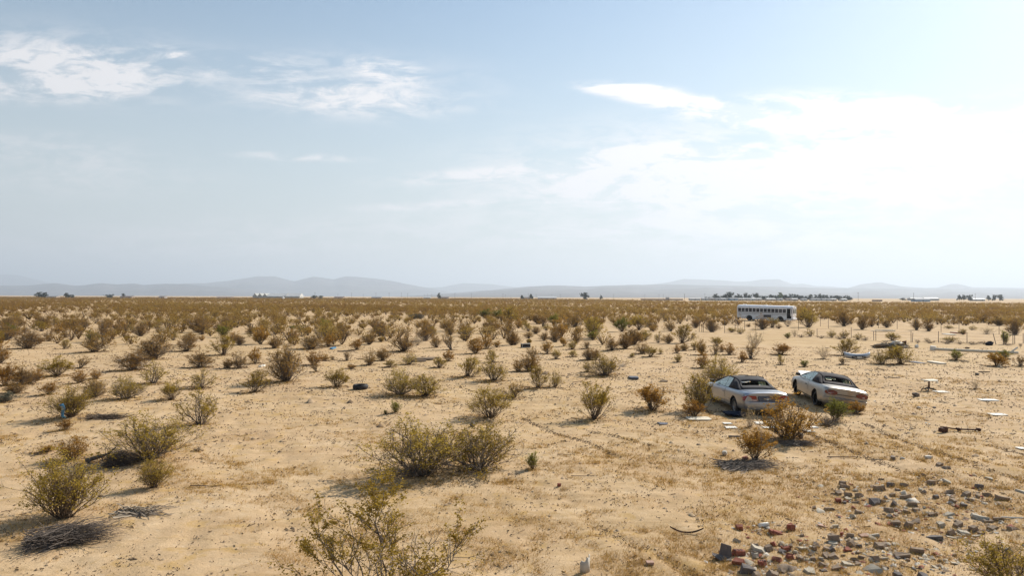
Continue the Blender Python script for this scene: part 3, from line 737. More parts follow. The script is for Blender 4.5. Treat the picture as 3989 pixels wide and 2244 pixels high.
M['white'] = surface('white_board', (0.70, 0.67, 0.60), 0.8, var=0.3, vscale=3, col2=(0.54, 0.49, 0.41), dirt=((0.46, 0.34, 0.21), 2.5, 0.7))
M['cream'] = surface('cream_board', (0.66, 0.58, 0.45), 0.8, var=0.3, vscale=3, col2=(0.52, 0.44, 0.32))
M['rust'] = M['rust']
M['rusty'] = surface('rusty_iron', (0.11, 0.052, 0.03), 0.85, 0.2, var=0.6, vscale=8, col2=(0.055, 0.025, 0.016), bump=.4)
M['glass'] = glass_mat('dusty_side_glass', (0.62, 0.74, 0.70), 0.42)
M['dull_glass'] = glass_mat('dusty_windscreen', (0.5, 0.58, 0.56), 0.3)
M['blue_rag'] = surface('blue_cloth', (0.10, 0.27, 0.42), 0.85, var=0.5, vscale=9, col2=(0.04, 0.12, 0.22))
M['dark_rag'] = surface('navy_cloth', (0.018, 0.022, 0.04), 0.9, var=0.5, vscale=9, col2=(0.01, 0.012, 0.02))

def crom(xs, ys, x):
    """smooth interpolation through points (Catmull-Rom)"""
    xs = np.array(xs, float); ys = np.array(ys, float); x = np.clip(x, xs[0], xs[-1])
    m = np.gradient(ys, xs, axis=0); i = np.clip(np.searchsorted(xs, x) - 1, 0, len(xs) - 2)
    h = xs[i + 1] - xs[i]; t = (x - xs[i]) / h
    if ys.ndim > 1: t = t[:, None]; h = h[:, None]
    return (2 * t ** 3 - 3 * t ** 2 + 1) * ys[i] + (t ** 3 - 2 * t ** 2 + t) * h * m[i] + (-2 * t ** 3 + 3 * t ** 2) * ys[i + 1] + (t ** 3 - t ** 2) * h * m[i + 1]

#      y     halfw  zbot  zbelt  ztop
CARST = [(-2.44, .76, .40, .885, .945), (-2.41, .81, .35, .905, .965), (-2.32, .85, .31, .925, .985), (-2.1, .868, .28, .935, .995), (-1.6, .885, .24, .93, .985), (-1.1, .89, .21, .915, .96),
         (-.3, .89, .20, .89, .93), (.6, .885, .20, .87, .92), (1.1, .885, .20, .845, .91), (1.6, .875, .21, .79, .875), (2.0, .85, .23, .725, .80), (2.25, .79, .27, .66, .73),
         (2.40, .69, .33, .60, .66), (2.46, .58, .38, .55, .60)]

def car_section(y):
    st = np.array(CARST); w, zb, zs, zt = [float(crom(st[:, 0], st[:, k], np.array([y]))[0]) for k in (1, 2, 3, 4)]
    P = [(0, zb), (.80 * w, zb), (.95 * w, zb + .05), (.985 * w, zb + .16), (w, (zb + zs) / 2 - .02), (.995 * w, zs - .17), (.975 * w, zs - .06), (.93 * w, zs),
         (.82 * w, zs + (zt - zs) * .5), (.6 * w, zt - (zt - zs) * .14), (.3 * w, zt), (0, zt + .004)]
    return P

def car_grid(y0, y1, ny, ns=37, lo=0.0, hi=11.0, out=0.0, side=1):
    rows = []
    for y in np.linspace(y0, y1, ny):
        P = np.array(car_section(y)); s = np.linspace(lo, hi, ns)
        p = crom(np.arange(12), P, s)
        if out:
            d = np.gradient(p, axis=0); nrm = np.stack([d[:, 1], -d[:, 0]], 1); nrm /= np.linalg.norm(nrm, axis=1, keepdims=True) + 1e-9
            p = p + nrm * out
        rows.append([(side * q[0], y, q[1]) for q in p])
    return rows

def bool_cut(o, cutters):
    for c in cutters:
        md = o.modifiers.new('cut', 'BOOLEAN'); md.operation = 'DIFFERENCE'; md.object = c; md.solver = 'EXACT'
        try: md.material_mode = 'TRANSFER'
        except Exception: pass
    dg = bpy.context.evaluated_depsgraph_get(); dg.update()
    me = bpy.data.meshes.new_from_object(o.evaluated_get(dg), depsgraph=dg)
    o.modifiers.clear(); old = o.data; o.data = me; bpy.data.meshes.remove(old)
    for c in cutters:
        cm = c.data; bpy.data.objects.remove(c); bpy.data.meshes.remove(cm)
    try: me.set_sharp_from_angle(angle=R(35))
    except Exception: pass

def wheel(parent, x, y, z, flat=0.0, tilt=0.0, rim=True):
    b = MB(); s = 1 if x > 0 else -1
    b.lathe([(.20, -.10), (.235, -.105), (.29, -.105), (.315, -.085), (.32, 0), (.315, .085), (.29, .105), (.235, .105), (.20, .10)], 28, 'X')
    if flat: b.v = [(p[0], p[1], max(p[2], -.32 + flat)) for p in b.v]
    o = b.build('wheel', [M['tyre']], parent, (x, y, z), smooth=True); o.rotation_euler = (0, tilt, 0)
    if rim:
        r_ = MB(); r_.lathe([(.0, .05 * s), (.06, .06 * s), (.07, .035 * s), (.15, .03 * s), (.175, .07 * s), (.205, .085 * s), (.212, -.08 * s)], 20, 'X')
        for k in range(5):
            a = k * math.tau / 5; r_.box((.055 * s, .12 * math.cos(a), .12 * math.sin(a)), (.03, .05, .13), (a - math.pi / 2, 0, 0))
        r_.build('rim', [M['rim']], o, smooth=True)
    return o

def soft_top(parent, mat, wide_window, low=0.0):
    """folding roof: canvas over the cabin with open corners for the glass"""
    #     y, z, half width of the flat, z at its rim
    st = [(.30, 1.245, .52, 1.215), (.05, 1.315, .555, 1.275), (-.3, 1.365, .575, 1.315), (-.7, 1.365, .585, 1.31), (-1.0, 1.32, .59, 1.265), (-1.16, 1.255, .60, 1.21),
          (-1.4, 1.11, .645, 1.08), (-1.66, .99, .69, .97)]
    rows = []
    for (y, z, w, zr) in st:
        if y < 0: z -= low; zr -= low
        xs = np.array([-1, -.86, -.66, -.4, 0, .4, .66, .86, 1]); rows.append([(w * k, y, zr + (z - zr) * (1 - abs(k) ** 2.6)) for k in xs])
    b = MB(); n = len(st)
    b.grid(rows, 0, lambda i, j: i in (5, 6) and 0 < j < 7 and False)
    b.f = [f for f in b.f]; b.m = b.m
    # cut the rear window: drop the middle faces of the falling rows
    keep = []
    nc = 9
    for f in b.f:
        i, j = f[0] // nc, f[0] % nc
        if i == 5 + (0 if wide_window else 0) and 1 <= j <= 6: continue
        keep.append(f)
    b.f = keep; b.m = [0] * len(keep)
    for s in (-1, 1):   # quarter panels, from the rim down to the belt line
        rim = [(s * w, y, zr - (low if y < 0 else 0)) for (y, z, w, zr) in st[3:]]
        foot_ = [(s * .80, -.62, .93), (s * .80, -.95, .945), (s * .80, -1.12, .95), (s * .795, -1.4, .955), (s * .74, -1.68, .965)]
        mid = [tuple((a * .55 + c * .45) + (0.02 * s if k == 0 else 0) for k, (a, c) in enumerate(zip(p, q))) for p, q in zip(rim, foot_)]
        b.grid([rim, mid, foot_], 0)
        fr = [(s * w, y, zr - (low if y < 0 else 0)) for (y, z, w, zr) in st[:4]]
        b.tube(fr, .03, 5)
    b.box((0, .30, 1.235), (1.0, .07, .04))
    o = b.build('soft_top', [mat], parent, smooth=True)
    md = o.modifiers.new('thick', 'SOLIDIFY'); md.thickness = .022; md.offset = -1
    # front door window and small rear window, each side; windscreen
    for s in (-1, 1):
        g = MB(); P = [(s * .80, .98, .905), (s * .80, -.20, .925), (s * .60, -.22, 1.30), (s * .575, -.02, 1.29), (s * .535, .26, 1.215)]
        g.prism(P, (-s * .008, 0, 0)); g.build('side_window', [M['glass']], parent)
        g = MB(); g.prism([(s * .80, -.235, .925), (s * .80, -.60, .93), (s * .605, -.66, 1.29), (s * .60, -.255, 1.30)], (-s * .008, 0, 0)); g.build('quarter_window', [M['glass']], parent)
    g = MB(); g.prism([(-.72, 1.02, .925), (.72, 1.02, .925), (.50, .32, 1.225), (-.50, .32, 1.225)], (0, -.006, -.006)); g.build('windscreen', [M['dull_glass']], parent)
    p = MB()
    for s in (-1, 1): p.tube([(s * .795, 1.02, .90), (s * .70, .70, 1.06), (s * .525, .29, 1.235)], .028, 6)
    p.build('windscreen_frame', [M['black']], parent, smooth=True)
    return o

def make_car(name, label, loc, heading, tilt, paint, canvas, style, group):
    root = empty(name, loc); root.rotation_mode = 'XYZ'
    root.rotation_euler = (tilt[0], tilt[1], -heading)
    tag(root, label, 'car', group)
    b = MB(); half = car_grid(CARST[0][0], CARST[-1][0], 72)
    rows = [[(-x, y, z) for (x, y, z) in r[::-1][:-1]] + list(r) for r in half]   # top -> left -> bottom ... closed loop below
    loop = [r + [] for r in rows]
    nc = len(loop[0]); vs = [p for r in loop for p in r]
    fs = [(i * nc + j, i * nc + (j + 1) % nc, (i + 1) * nc + (j + 1) % nc, (i + 1) * nc + j) for i in range(len(loop) - 1) for j in range(nc)]
    fs += [tuple(range(nc)), tuple((len(loop) - 1) * nc + j for j in range(nc))[::-1]]
    b.add(vs, fs)
    body = b.build('body', [M[paint]], root, smooth=True)
    bm = bmesh.new(); bm.from_mesh(body.data); bmesh.ops.remove_doubles(bm, verts=bm.verts, dist=.0005); bmesh.ops.recalc_face_normals(bm, faces=bm.faces); bm.to_mesh(body.data); bm.free()
    cut = []
    for y in (-1.38, 1.38):
        for s in (-1, 1):
            c = MB(); c.lathe([(0, -.26), (.365, -.26), (.365, .26), (0, .26)], 32, 'X'); cut.append(c.build('cutter', [M['dark']], root, (s * .82, y, .33)))
    c = MB(); c.box((0, -.05, .86), (1.38, 2.0, .62)); cut.append(c.build('cutter', [M['dark']], root))
    bool_cut(body, cut)
    for s in (-1, 1):
        d = MB(); d.grid(car_grid(-.42, .98, 16, 14, 2.6, 6.9, .007, s)); o = d.build('door', [M[paint]], root, smooth=True)
        hnd = MB(); hnd.box((s * .905, -.22, .72), (.02, .16, .035), bev=.008); hnd.build('handle', [M['black' if style == 'oval' else paint]], o)
        sl = MB(); sl.grid(car_grid(-1.02, 1.02, 20, 4, 3.55, 3.95, .014, s)); sl.build('side_moulding', [M[paint]], root)
        gap = MB()
        for yy in (-.44, 1.0): gap.grid(car_grid(yy - .007, yy + .007, 2, 14, 2.6, 6.9, .003, s))
        gap.grid(car_grid(-1.05, 1.05, 16, 2, 2.2, 2.45, .004, s)); gap.build('seam', [M['dark']], root)
        mi = MB(); mi.box((s * .96, .86, .985), (.19, .10, .13), (0, 0, s * .2), bev=.035); mi.build('mirror', [M['black']], root, smooth=True)
    # boot lid and rear bumper
    for s in (-1, 1):
        pass
    lid = MB(); L = car_grid(-2.30, -1.72, 12, 12, 8.35, 11, .006, 1); lid.grid([[(-x, y, z) for x, y, z in r[::-1]][:-1] + r[0:0] + r[::1][::-1][:0] + [] + [q for q in r][::-1][:0] + [] for r in L] if False else [[(-x, y, z) for x, y, z in r] + [(x, y, z) for x, y, z in r[::-1][1:]] for r in L])
    lid.build('boot_lid', [M[paint]], root, smooth=True)
    bp = MB()
    nb = 13
    def ring(z, off):
        pts = []
        for k in range(nb + 1):
            a = math.pi * (k / nb); ca, sa = math.cos(a), math.sin(a)
            pts.append(((.80 + off) * math.copysign(abs(ca) ** .28, ca), -2.02 - (.44 + off) * sa ** .45, z))
        return pts
    prof = [(.30, -.04), (.33, .02), (.42, .055), (.54, .065), (.62, .055), (.64, .02)] if style == 'wedge' else [(.28, -.04), (.31, .02), (.38, .05), (.47, .07), (.55, .075), (.57, .04)]
    bp.grid([ring(z, o) for z, o in prof]); rbump = bp.build('rear_bumper', [M[paint]], root, smooth=True)
    if style == 'wedge':
        for s in (-1, 1):
            t = MB(); P = [(s * .875, -2.37, .655), (s * .38, -2.485, .645), (s * .44, -2.485, .845), (s * .76, -2.44, .855), (s * .895, -2.31, .79)]
            t.prism(P, (0, .10, .0)); lt = t.build('tail_light', [M['red_lens']], root)
            w = MB(); w.prism([(s * .82, -2.392, .668), (s * .41, -2.49, .662), (s * .42, -2.49, .70), (s * .82, -2.392, .705)], (0, .05, 0)); w.build('reversing_lens', [M['white_lens']], lt)
        p = MB(); p.prism([(-.355, -2.47, .835), (.355, -2.47, .835), (.33, -2.47, .66), (.27, -2.50, .575), (-.27, -2.50, .575), (-.33, -2.47, .66)], (0, .08, 0)); pl = p.build('plate_recess', [M['panel_grey']], root)
        e = MB(); e.lathe([(.0, -2.495), (.045, -2.502), (.055, -2.49)], 14, 'Y', (0, 0, .735))
        for s in (-1, 1): e.prism([(s * .05, -2.485, .755), (s * .17, -2.485, .76), (s * .15, -2.485, .735), (s * .05, -2.485, .715)], (0, -.012, 0))
        e.build('winged_badge', [M['chrome']], pl)
    else:
        for s in (-1, 1):
            t = MB(); pts = []
            for k in range(22):
                a = k * math.tau / 22; x = .60 + .235 * math.copysign(abs(math.cos(a)) ** .8, math.cos(a)); z = .755 + .092 * math.copysign(abs(math.sin(a)) ** .8, math.sin(a))
                pts.append((s * x, -2.485 + .30 * max(0, x - .62), z))
            t.prism(pts, (0, .12, 0)); lt = t.build('tail_light', [M['amber']], root)
            w = MB(); w.prism([(s * .76, -2.435, .71), (s * .60, -2.485, .70), (s * .60, -2.485, .72), (s * .76, -2.435, .735)], (0, .03, 0)); w.build('reversing_lens', [M['white_lens']], lt)
        g = MB(); g.box((0, -2.449, .70), (.76, .012, .02)); g.build('boot_seam', [M['dark']], root)
        g = MB(); g.box((.18, -2.545, .36), (.012, .02, .17)); g.build('bumper_crack', [M['dark']], rbump)
    soft_top(root, M[canvas], style == 'oval', .02 if style == 'oval' else 0)
    for s in (-1, 1):
        st_ = MB(); st_.box((s * .36, .05, .52), (.5, .52, .16), bev=.05); st_.box((s * .36, -.26, .80), (.48, .14, .56), (-.22, 0, 0), bev=.05); st_.box((s * .36, -.36, 1.12), (.26, .10, .17), (-.2, 0, 0), bev=.04)
        st_.build('front_seat', [M['seat']], root, smooth=True)
    rs = MB(); rs.box((0, -.72, .52), (1.2, .46, .16), bev=.05); rs.box((0, -.98, .76), (1.2, .14, .44), (-.25, 0, 0), bev=.05); rs.build('rear_seat', [M['seat']], root, smooth=True)
    if style == 'wedge':
        wheel(root, -.76, -1.38, .30, .08); wheel(root, .76, -1.38, .30, .08); wheel(root, -.76, 1.38, .30, .08); wheel(root, .76, 1.38, .30, .08)
        rr = MB(); rr.box((.12, -.62, 1.385), (.50, .035, .02), (0, .02, .06)); rr.box((.02, -.05, 1.352), (.42, .03, .02), (0, .02, -.03)); rr.build('roof_slat', [M['black']], root)
    else:
        wheel(root, -.70, 1.38, .28, 0, .10, False); wheel(root, -.72, -1.38, .29, 0, 0.0, False); wheel(root, .74, -1.38, .34, .1); wheel(root, .74, 1.38, .34, .1)
        hd = MB(); hd.prism([(-.70, 0, 0), (.66, 0, 0), (.60, .80, .03), (.2, 1.02, .02), (-.58, .80, .03)], (0, 0, .03))
        ho = hd.build('hood', [M['white_paint']], root, (-.06, 1.12, .93)); ho.rotation_euler = (.10, -.04, .04)
        fl = MB(); fl.prism([(-.855, 1.78, .20), (-.855, 1.74, .50), (-.82, 1.72, .60), (-.80, 1.80, .2)], (.05, .02, 0)); fl.build('fender_liner', [M['rusty']], root)
    return root

CA = ground_xy(2910, 1604)
make_car('convertible_car', 'silver convertible with black soft top and wedge-shaped red tail lights', (9.50, 28.25, -0.05), R(-3.0), (R(0.5), R(0.8), 0), 'silver', 'canvas', 'wedge', 'abandoned convertibles')
make_car('convertible_car', 'tilted silver convertible with oval tail lights and loose hood', (13.60, 29.85, -0.07), R(6.5), (R(1.5), R(8.0), 0), 'champagne', 'canvas_brown', 'oval', 'abandoned convertibles')


# ------------------------------------------------------------------ the bus
M['bus_white'] = surface('weathered_white_bus_paint', (0.80, 0.79, 0.79), 0.5, var=0.2, vscale=1.3, col2=(0.70, 0.68, 0.68), dirt=((0.40, 0.33, 0.27), 0.8, 0.55))
M['bus_glass'] = surface('dark_bus_glass', (0.014, 0.014, 0.020), 0.3, var=0.4, vscale=1.1, col2=(0.035, 0.033, 0.04), spec=0.25)
M['bus_glass_dusty'] = surface('dusty_bus_glass', (0.06, 0.058, 0.062), 0.4, var=0.5, vscale=2.5, col2=(0.02, 0.02, 0.025), spec=0.3)
M['windscreen_pale'] = surface('pale_windscreen', (0.42, 0.47, 0.46), 0.12, var=0.5, vscale=1.5, col2=(0.16, 0.18, 0.18), spec=0.6)
M['rail'] = surface('dark_rub_rail', (0.07, 0.06, 0.065), 0.6, var=0.4, col2=(0.12, 0.11, 0.11))
def make_bus():
    bx, by = ground_xy(2984, 1250)
    root = empty('bus', (bx, by, -0.06)); root.rotation_euler = (R(-1.0), R(0.3), -R(90 + 38))
    tag(root, 'old white flat-fronted school bus abandoned among the scrub', 'bus')
    L = 10.5; W = 1.2; prof = [(-W, .62), (-W, 2.52), (-W * .985, 2.68), (-W * .9, 2.86), (-W * .7, 2.98), (-W * .35, 3.04), (0, 3.06), (W * .35, 3.04), (W * .7, 2.98), (W * .9, 2.86), (W * .985, 2.68), (W, 2.52), (W, .62)]
    b = MB(); ys = [-L / 2, -L / 2 + .06, -L / 2 + .2, L / 2 - .3, L / 2 - .1, L / 2]; sc = [.9, .97, 1, 1, .97, .93]
    rows = [[(x * (1 - (1 - s) * .5), y, .62 + (z - .62) * (1 - (1 - s) * .35)) for x, z in prof] for y, s in zip(ys, sc)]
    n = len(prof); vs = [p for r in rows for p in r]
    fs = [(i * n + j, i * n + (j + 1) % n, (i + 1) * n + (j + 1) % n, (i + 1) * n + j) for i in range(5) for j in range(n)] + [tuple(range(n)), tuple(5 * n + j for j in range(n))[::-1]]
    b.add(vs, fs)
    body = b.build('body', [M['bus_white']], root, smooth=True)
    sk = MB()    # lower skirt, stopping at the wheel arches; ragged towards the tail
    for y0, y1, zb in ((-4.35, -3.36, .42), (-2.24, 2.34, .34), (3.66, 5.1, .36)):
        for s in (-1, 1): sk.box((s * 1.185, (y0 + y1) / 2, (zb + .9) / 2), (.035, y1 - y0, .9 - zb))
    sk.box((0, 5.16, .60), (2.2, .05, .5)); sk.build('skirt', [M['bus_white']], root)
    ar = MB()
    for y in (-2.8, 3.0):
        for s in (-1, 1):
            P = [(s * 1.212, y + .58 * math.cos(a), .50 + .58 * math.sin(a)) for a in np.linspace(-.2, math.pi + .2, 18)]
            ar.prism(P, (-s * .06, 0, 0))
    ar.build('wheel_arch', [M['dark']], root)
    for y in (-2.8, 3.0):
        for s in (-1, 1):
            w = MB(); w.lathe([(.26, -.14), (.46, -.14), (.5, -.09), (.5, .09), (.46, .14), (.26, .14)], 24, 'X'); wo_ = w.build('wheel', [M['tyre']], root, (s * 1.10, y, .5), smooth=True)
            r_ = MB(); r_.lathe([(0, .09 * s), (.12, .1 * s), (.15, .05 * s), (.24, .08 * s), (.275, .135 * s), (.275, 0)], 20, 'X'); r_.build('rim', [M['rim']], wo_, smooth=True)
    for s in (-1, 1):
        for k in range(13):
            y = -4.72 + k * .705
            f = MB(); f.box((s * 1.206, y, 2.10), (.03, .60, .66)); wn = f.build('window', [M['bus_glass' if (k * 7 + 3) % 5 else 'bus_glass_dusty']], root)
            fr = MB()
            for dz in (-.345, .0, .345): fr.box((s * 1.222, y, 2.10 + dz), (.02, .62, .014))
            for dy in (-.31, .31): fr.box((s * 1.221, y + dy, 2.10), (.022, .03, .70))
            fr.build('frame', [M['bus_white']], wn)
        for z, h in ((1.60, .09), (1.28, .05)):
            r_ = MB(); r_.box((s * 1.21, -.1, z), (.035, 9.7, h)); r_.build('rub_rail', [M['rail']], root)
        for z in (2.60,):
            r_ = MB(); r_.box((s * 1.207, 0, z), (.03, 10.0, .035)); r_.build('drip_rail', [M['bus_white']], root)
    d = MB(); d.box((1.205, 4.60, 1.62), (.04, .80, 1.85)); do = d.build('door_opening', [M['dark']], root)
    d = MB(); d.box((1.24, 4.93, 1.85), (.02, .16, 1.3)); d.build('door_leaf', [M['bus_white']], root)
    d = MB(); d.box((1.216, 4.98, 2.0), (.02, .22, .8)); d.build('cab_window', [M['bus_glass']], root)
    d = MB(); d.box((1.208, .6, 1.02), (.02, 1.45, .55)); d.build('dark_side_panel', [M['rail']], root)  # flat dark panel low on the middle of the right side
    for s in (-1, 1):
        g = MB(); g.box((s * .55, 5.245, 2.08), (.98, .03, .92), bev=.01); g.build('windscreen', [M['windscreen_pale']], root)
        g = MB(); g.lathe([(0, .03), (.11, .03), (.12, 0)], 16, 'Y', (s * .85, 5.25, 1.05)); g.build('headlight', [M['white_lens']], root)
    g = MB(); g.box((0, 5.20, 2.75), (1.1, .05, .2)); g.build('destination_board', [M['amber']], root)
    g = MB(); g.box((0, 5.33, .62), (2.36, .16, .24), bev=.03); g.build('front_bumper', [M['bus_white']], root)
    for y in (-4.1, -.1, 3.9):
        v = MB(); v.box((0, y, 3.09), (.55, .55, .10), bev=.03); v.build('roof_vent', [M['bus_white']], root)
    m = MB(); m.tube([(1.15, 5.2, 2.5), (1.45, 5.45, 2.4), (1.48, 5.46, 2.1)], .025, 5); m.box((1.48, 5.48, 2.0), (.2, .06, .34)); m.build('mirror', [M['black']], root)
make_bus()


# ------------------------------------------------------------------ litter one can count
GRP = 'scattered scrap on the desert floor'
def put(mb, name, mats, px, py, label, cat, rz=0.0, dz=0.0, group=None, smooth=False, rx=0.0, ry=0.0):
    p = at(px, py); o = mb.build(name, mats, None, (p.x, p.y, p.z + dz), rz, smooth)
    o.rotation_euler = (rx, ry, rz); return tag(o, label, cat, group)

def ragged(r, w, d, t, n=11, rough=.25, lift=.0):
    b = MB(); P = []
    for k in range(n):
        a = (k + .4) * math.tau / n; q = 1 - rough * r.random()
        P.append((math.copysign(abs(math.cos(a)) ** .3, math.cos(a)) * w / 2 * q, math.copysign(abs(math.sin(a)) ** .3, math.sin(a)) * d / 2 * q, .012 + lift * r.random()))
    b.prism(P, (0, 0, t)); return b

rr = random.Random(8)
t = MB(); t.lathe([(.20, .02), (.31, .0), (.355, .05), (.37, .12), (.355, .19), (.31, .235), (.22, .22), (.21, .20), (.27, .16), (.27, .08), (.21, .04)], 36, 'Z', close=True)
put(t, 'tyre', [M['tyre']], 1404, 1520, 'black car tyre lying flat on open sand', 'tyre', smooth=True)

def sheet(px, py, wpx, dpx, mat, label, name='board', cat='board', rz=0.0, t=.02, rough=.12, tilt=0.0, n=9):
    y = ground_xy(px, py)[1]; s = FPX / y; dep = dpx / (FPX * CAM_H / y / y)
    put(ragged(rr, wpx / s, dep, t, n, rough), name, [M[mat]], px, py, label, cat, rz, .0, None, False, tilt)
sheet(2720, 1637, 94, 13, 'cream', 'long cream board lying in front of the left convertible', rough=.05)
sheet(3666, 1527, 50, 7, 'white', 'white sheet on the sand beside the broken chair base', 'sheet', 'sheet')
sheet(3850, 1561, 74, 7, 'white', 'long thin white sheet on open sand at the right', 'sheet', 'sheet', R(-9))
sheet(3887, 1615, 66, 8, 'white', 'largest bright white sheet near the right edge', 'sheet', 'sheet')
sheet(3980, 1748, 36, 8, 'white', 'white sheet cut by the right edge of the photo', 'sheet', 'sheet')
sheet(2965, 1660, 62, 11, 'white', 'broken white panel behind the bleached dry bush', 'panel', 'panel', rough=.4)
sheet(3000, 1676, 74, 10, 'white', 'shattered white panel left of the large rust bush', 'panel', 'panel', rough=.5)
sheet(2834, 1659, 40, 7, 'white', 'small white fragment at the car shadow edge', 'panel', 'panel', rough=.4)
sheet(2846, 1674, 50, 11, 'white', 'grey-white broken panel in front of the car shadow', 'panel', 'panel', rough=.4)
sheet(3165, 1668, 48, 8, 'white', 'white fragments right of the large rust bush', 'panel', 'panel', rough=.5)
sheet(3150, 1684, 44, 8, 'white', 'dusty white panel under the rust bush in front of the cars', 'panel', 'panel', rough=.5)
sheet(2582, 1654, 52, 12, 'panel_grey', 'dark torn plastic scrap left of the cream board', 'plastic_scrap', 'scrap', rough=.5)
sheet(2468, 1474, 38, 7, 'panel_grey', 'flat dark slab on bare sand behind the vase-shaped bushes', 'slab', 'slab', t=.08)
sheet(2586, 1486, 26, 5, 'litter', 'flat brown scrap on bare sand left of the cars', 'scrap', 'scrap', t=.05)
sheet(3649, 1416, 28, 9, 'cream', 'pale thick slab right of the bushes near the bumper', 'slab', 'slab', t=.10, rough=.04)
sheet(3576, 1414, 40, 11, 'panel_grey', 'crumpled bluish plastic right of the bushes near the bumper', 'plastic_scrap', 'scrap', rough=.5, t=.05)
sheet(3697, 1304, 26, 4, 'white', 'pale plank lying inside the wire fences', 'plank', 'plank', t=.06)
sheet(3731, 1300, 9, 5, 'red_lens', 'tiny red scrap between the wire fences', 'scrap', 'scrap', t=.12)
sheet(1295, 1358, 18, 6, 'blue_rag', 'pale blue litter under the brown bushes', 'litter_bag', 'litter', t=.10, rough=.4)
sheet(1023, 1430, 12, 7, 'white', 'white scrap of paper beside the big brown bush', 'paper_scrap', 'litter', t=.08, rough=.4)
for k, (px, py, w, d) in enumerate(((1655, 1403, 78, 6), (1632, 1409, 60, 4), (1690, 1399, 46, 4))):
    sheet(px, py, w, d, 'litter', ('longest dark weathered board beside the low olive bush', 'dark board lying nearest below the longest dark board', 'short dark board behind the longest dark board')[k], 'weathered_board', 'board', R((-3, 4, 8)[k]), .07, .1)
# framed crate, far bus litter
b = MB(); b.box((0, 0, .17), (.75, .45, .3), mi=0); b.tube([(-.38, -.24, .03), (.38, -.24, .03), (.38, -.24, .36), (-.38, -.24, .36), (-.38, -.24, .03)], .025, 5, 1); b.tube([(.38, .24, .36), (.38, -.24, .36)], .025, 5, 1); b.tube([(-.38, .24, .36), (-.38, -.24, .36)], .025, 5, 1)
put(b, 'crate', [M['black'], M['white']], 2047, 1354, 'dark crate with a pale frame among the middle bushes', 'crate', R(20))
b = MB(); b.prism([(-1.15, 0, .05), (1.0, 0, .0), (1.15, .05, .62), (-1.05, .1, .66)], (0, .04, 0)); put(b, 'leaning_sheet', [M['white']], 3010, 1252, 'white panel leaning below the side of the bus', 'panel')
b = MB(); b.prism([(-.2, 0, 1.2), (.1, 0, 1.25), (.95, -.2, .05), (.6, -.2, 0)], (0, .04, 0)); put(b, 'fallen_door_panel', [M['cream']], 3072, 1250, 'cream panel leaning against the bus by its open door', 'panel')
t = MB(); t.lathe([(.28, -.13), (.46, -.14), (.52, -.08), (.52, .08), (.46, .14), (.28, .13)], 24, 'Y', (0, 0, .5), close=True); put(t, 'tyre', [M['tyre']], 3124, 1248, 'large dark tyre right of the bus front', 'tyre', R(35), smooth=True)
for k, (px, py, w, h) in enumerate(((2838, 1240, 1.1, .5), (2856, 1232, .5, .35), (2818, 1238, .5, .4))):
    b = MB(); b.prism([(-w / 2, 0, 0), (w / 2, 0, .1), (w * .35, .1, h), (-w * .4, .15, h * .8)], (0, .06, 0)); put(b, 'white_scrap', [M['white']], px, py, ('largest white scrap left of the bus tail', 'white scrap nearest the bus tail', 'leftmost white scrap beyond the bus tail')[k], 'scrap', rr.random())
b = MB(); b.box((0, 0, .3), (1.2, .8, .55), (0, .1, .3), bev=.08); put(b, 'dark_box', [M['black']], 1722, 1239, 'small dark box far off beside pale green bushes', 'box')
# torn-off bumper
b = MB(); rows = []
for k in range(25):
    a = -1 + 2 * k / 24; x = a * .93; cy = .34 * (1 - abs(a) ** 3.0); up = .13 * abs(a) ** 2.2
    rows.append([(x, -cy + d, z + up) for d, z in ((.05, .02), (-.02, .05), (-.045, .16), (-.04, .30), (.0, .40), (.08, .43))])
b.grid(rows); bo = put(b, 'car_bumper', [M['silver']], 3338, 1402, 'torn-off silver car bumper lying by itself on the sand', 'bumper', R(-3), smooth=True)
md = bo.modifiers.new('thick', 'SOLIDIFY'); md.thickness = .02
g = MB(); P = [(.52 * math.copysign(abs(math.cos(a)) ** .6, math.cos(a)), -.40 + .05 * abs(math.cos(a)) ** 2, .20 + .10 * math.sin(a)) for a in np.linspace(0, math.tau, 24, endpoint=False)]
g.prism(P, (0, .06, 0)); g.build('grille_opening', [M['black']], bo)
g = MB(); g.box((0, -.415, .19), (.32, .015, .14)); g.build('number_plate', [M['white']], bo)
for s in (-1, 1): g = MB(); g.box((s * .36, -.40, .21), (.16, .02, .05), bev=.008); g.build('trim_bar', [M['chrome']], bo)
# chair base with a broken seat plate
r0 = at(3619, 1521); root = empty('chair_base', (r0.x, r0.y, r0.z)); tag(root, 'broken swivel chair base standing upright on the sand', 'chair')
b = MB()
for k in range(5):
    a = k * math.tau / 5 + .3; b.tube([(0, 0, .10), (.30 * math.cos(a), .30 * math.sin(a), .07)], [.035, .025], 6); b.lathe([(0, -.02), (.03, -.02), (.03, .02), (0, .02)], 8, 'Y', (.31 * math.cos(a), .31 * math.sin(a), .03))
b.build('star_foot', [M['black']], root); b = MB(); b.tube([(0, 0, .08), (0, 0, .30), (0, 0, .46)], [.045, .04, .028], 10); b.build('column', [M['rusty']], root, smooth=True)
b = MB(); b.prism([(-.36, -.2, .50), (-.1, -.25, .46), (.3, -.22, .46), (.37, -.1, .49), (.34, .22, .50), (-.3, .2, .47)], (0, 0, .035)); b.prism([(.2, -.23, .40), (.36, -.15, .36), (.37, -.1, .48), (.2, -.22, .47)], (0, .02, 0)); b.prism([(-.36, -.2, .42), (-.26, -.22, .44), (-.25, -.22, .48), (-.36, -.18, .5)], (0, .02, 0)); b.build('seat_plate', [M['cream']], root)

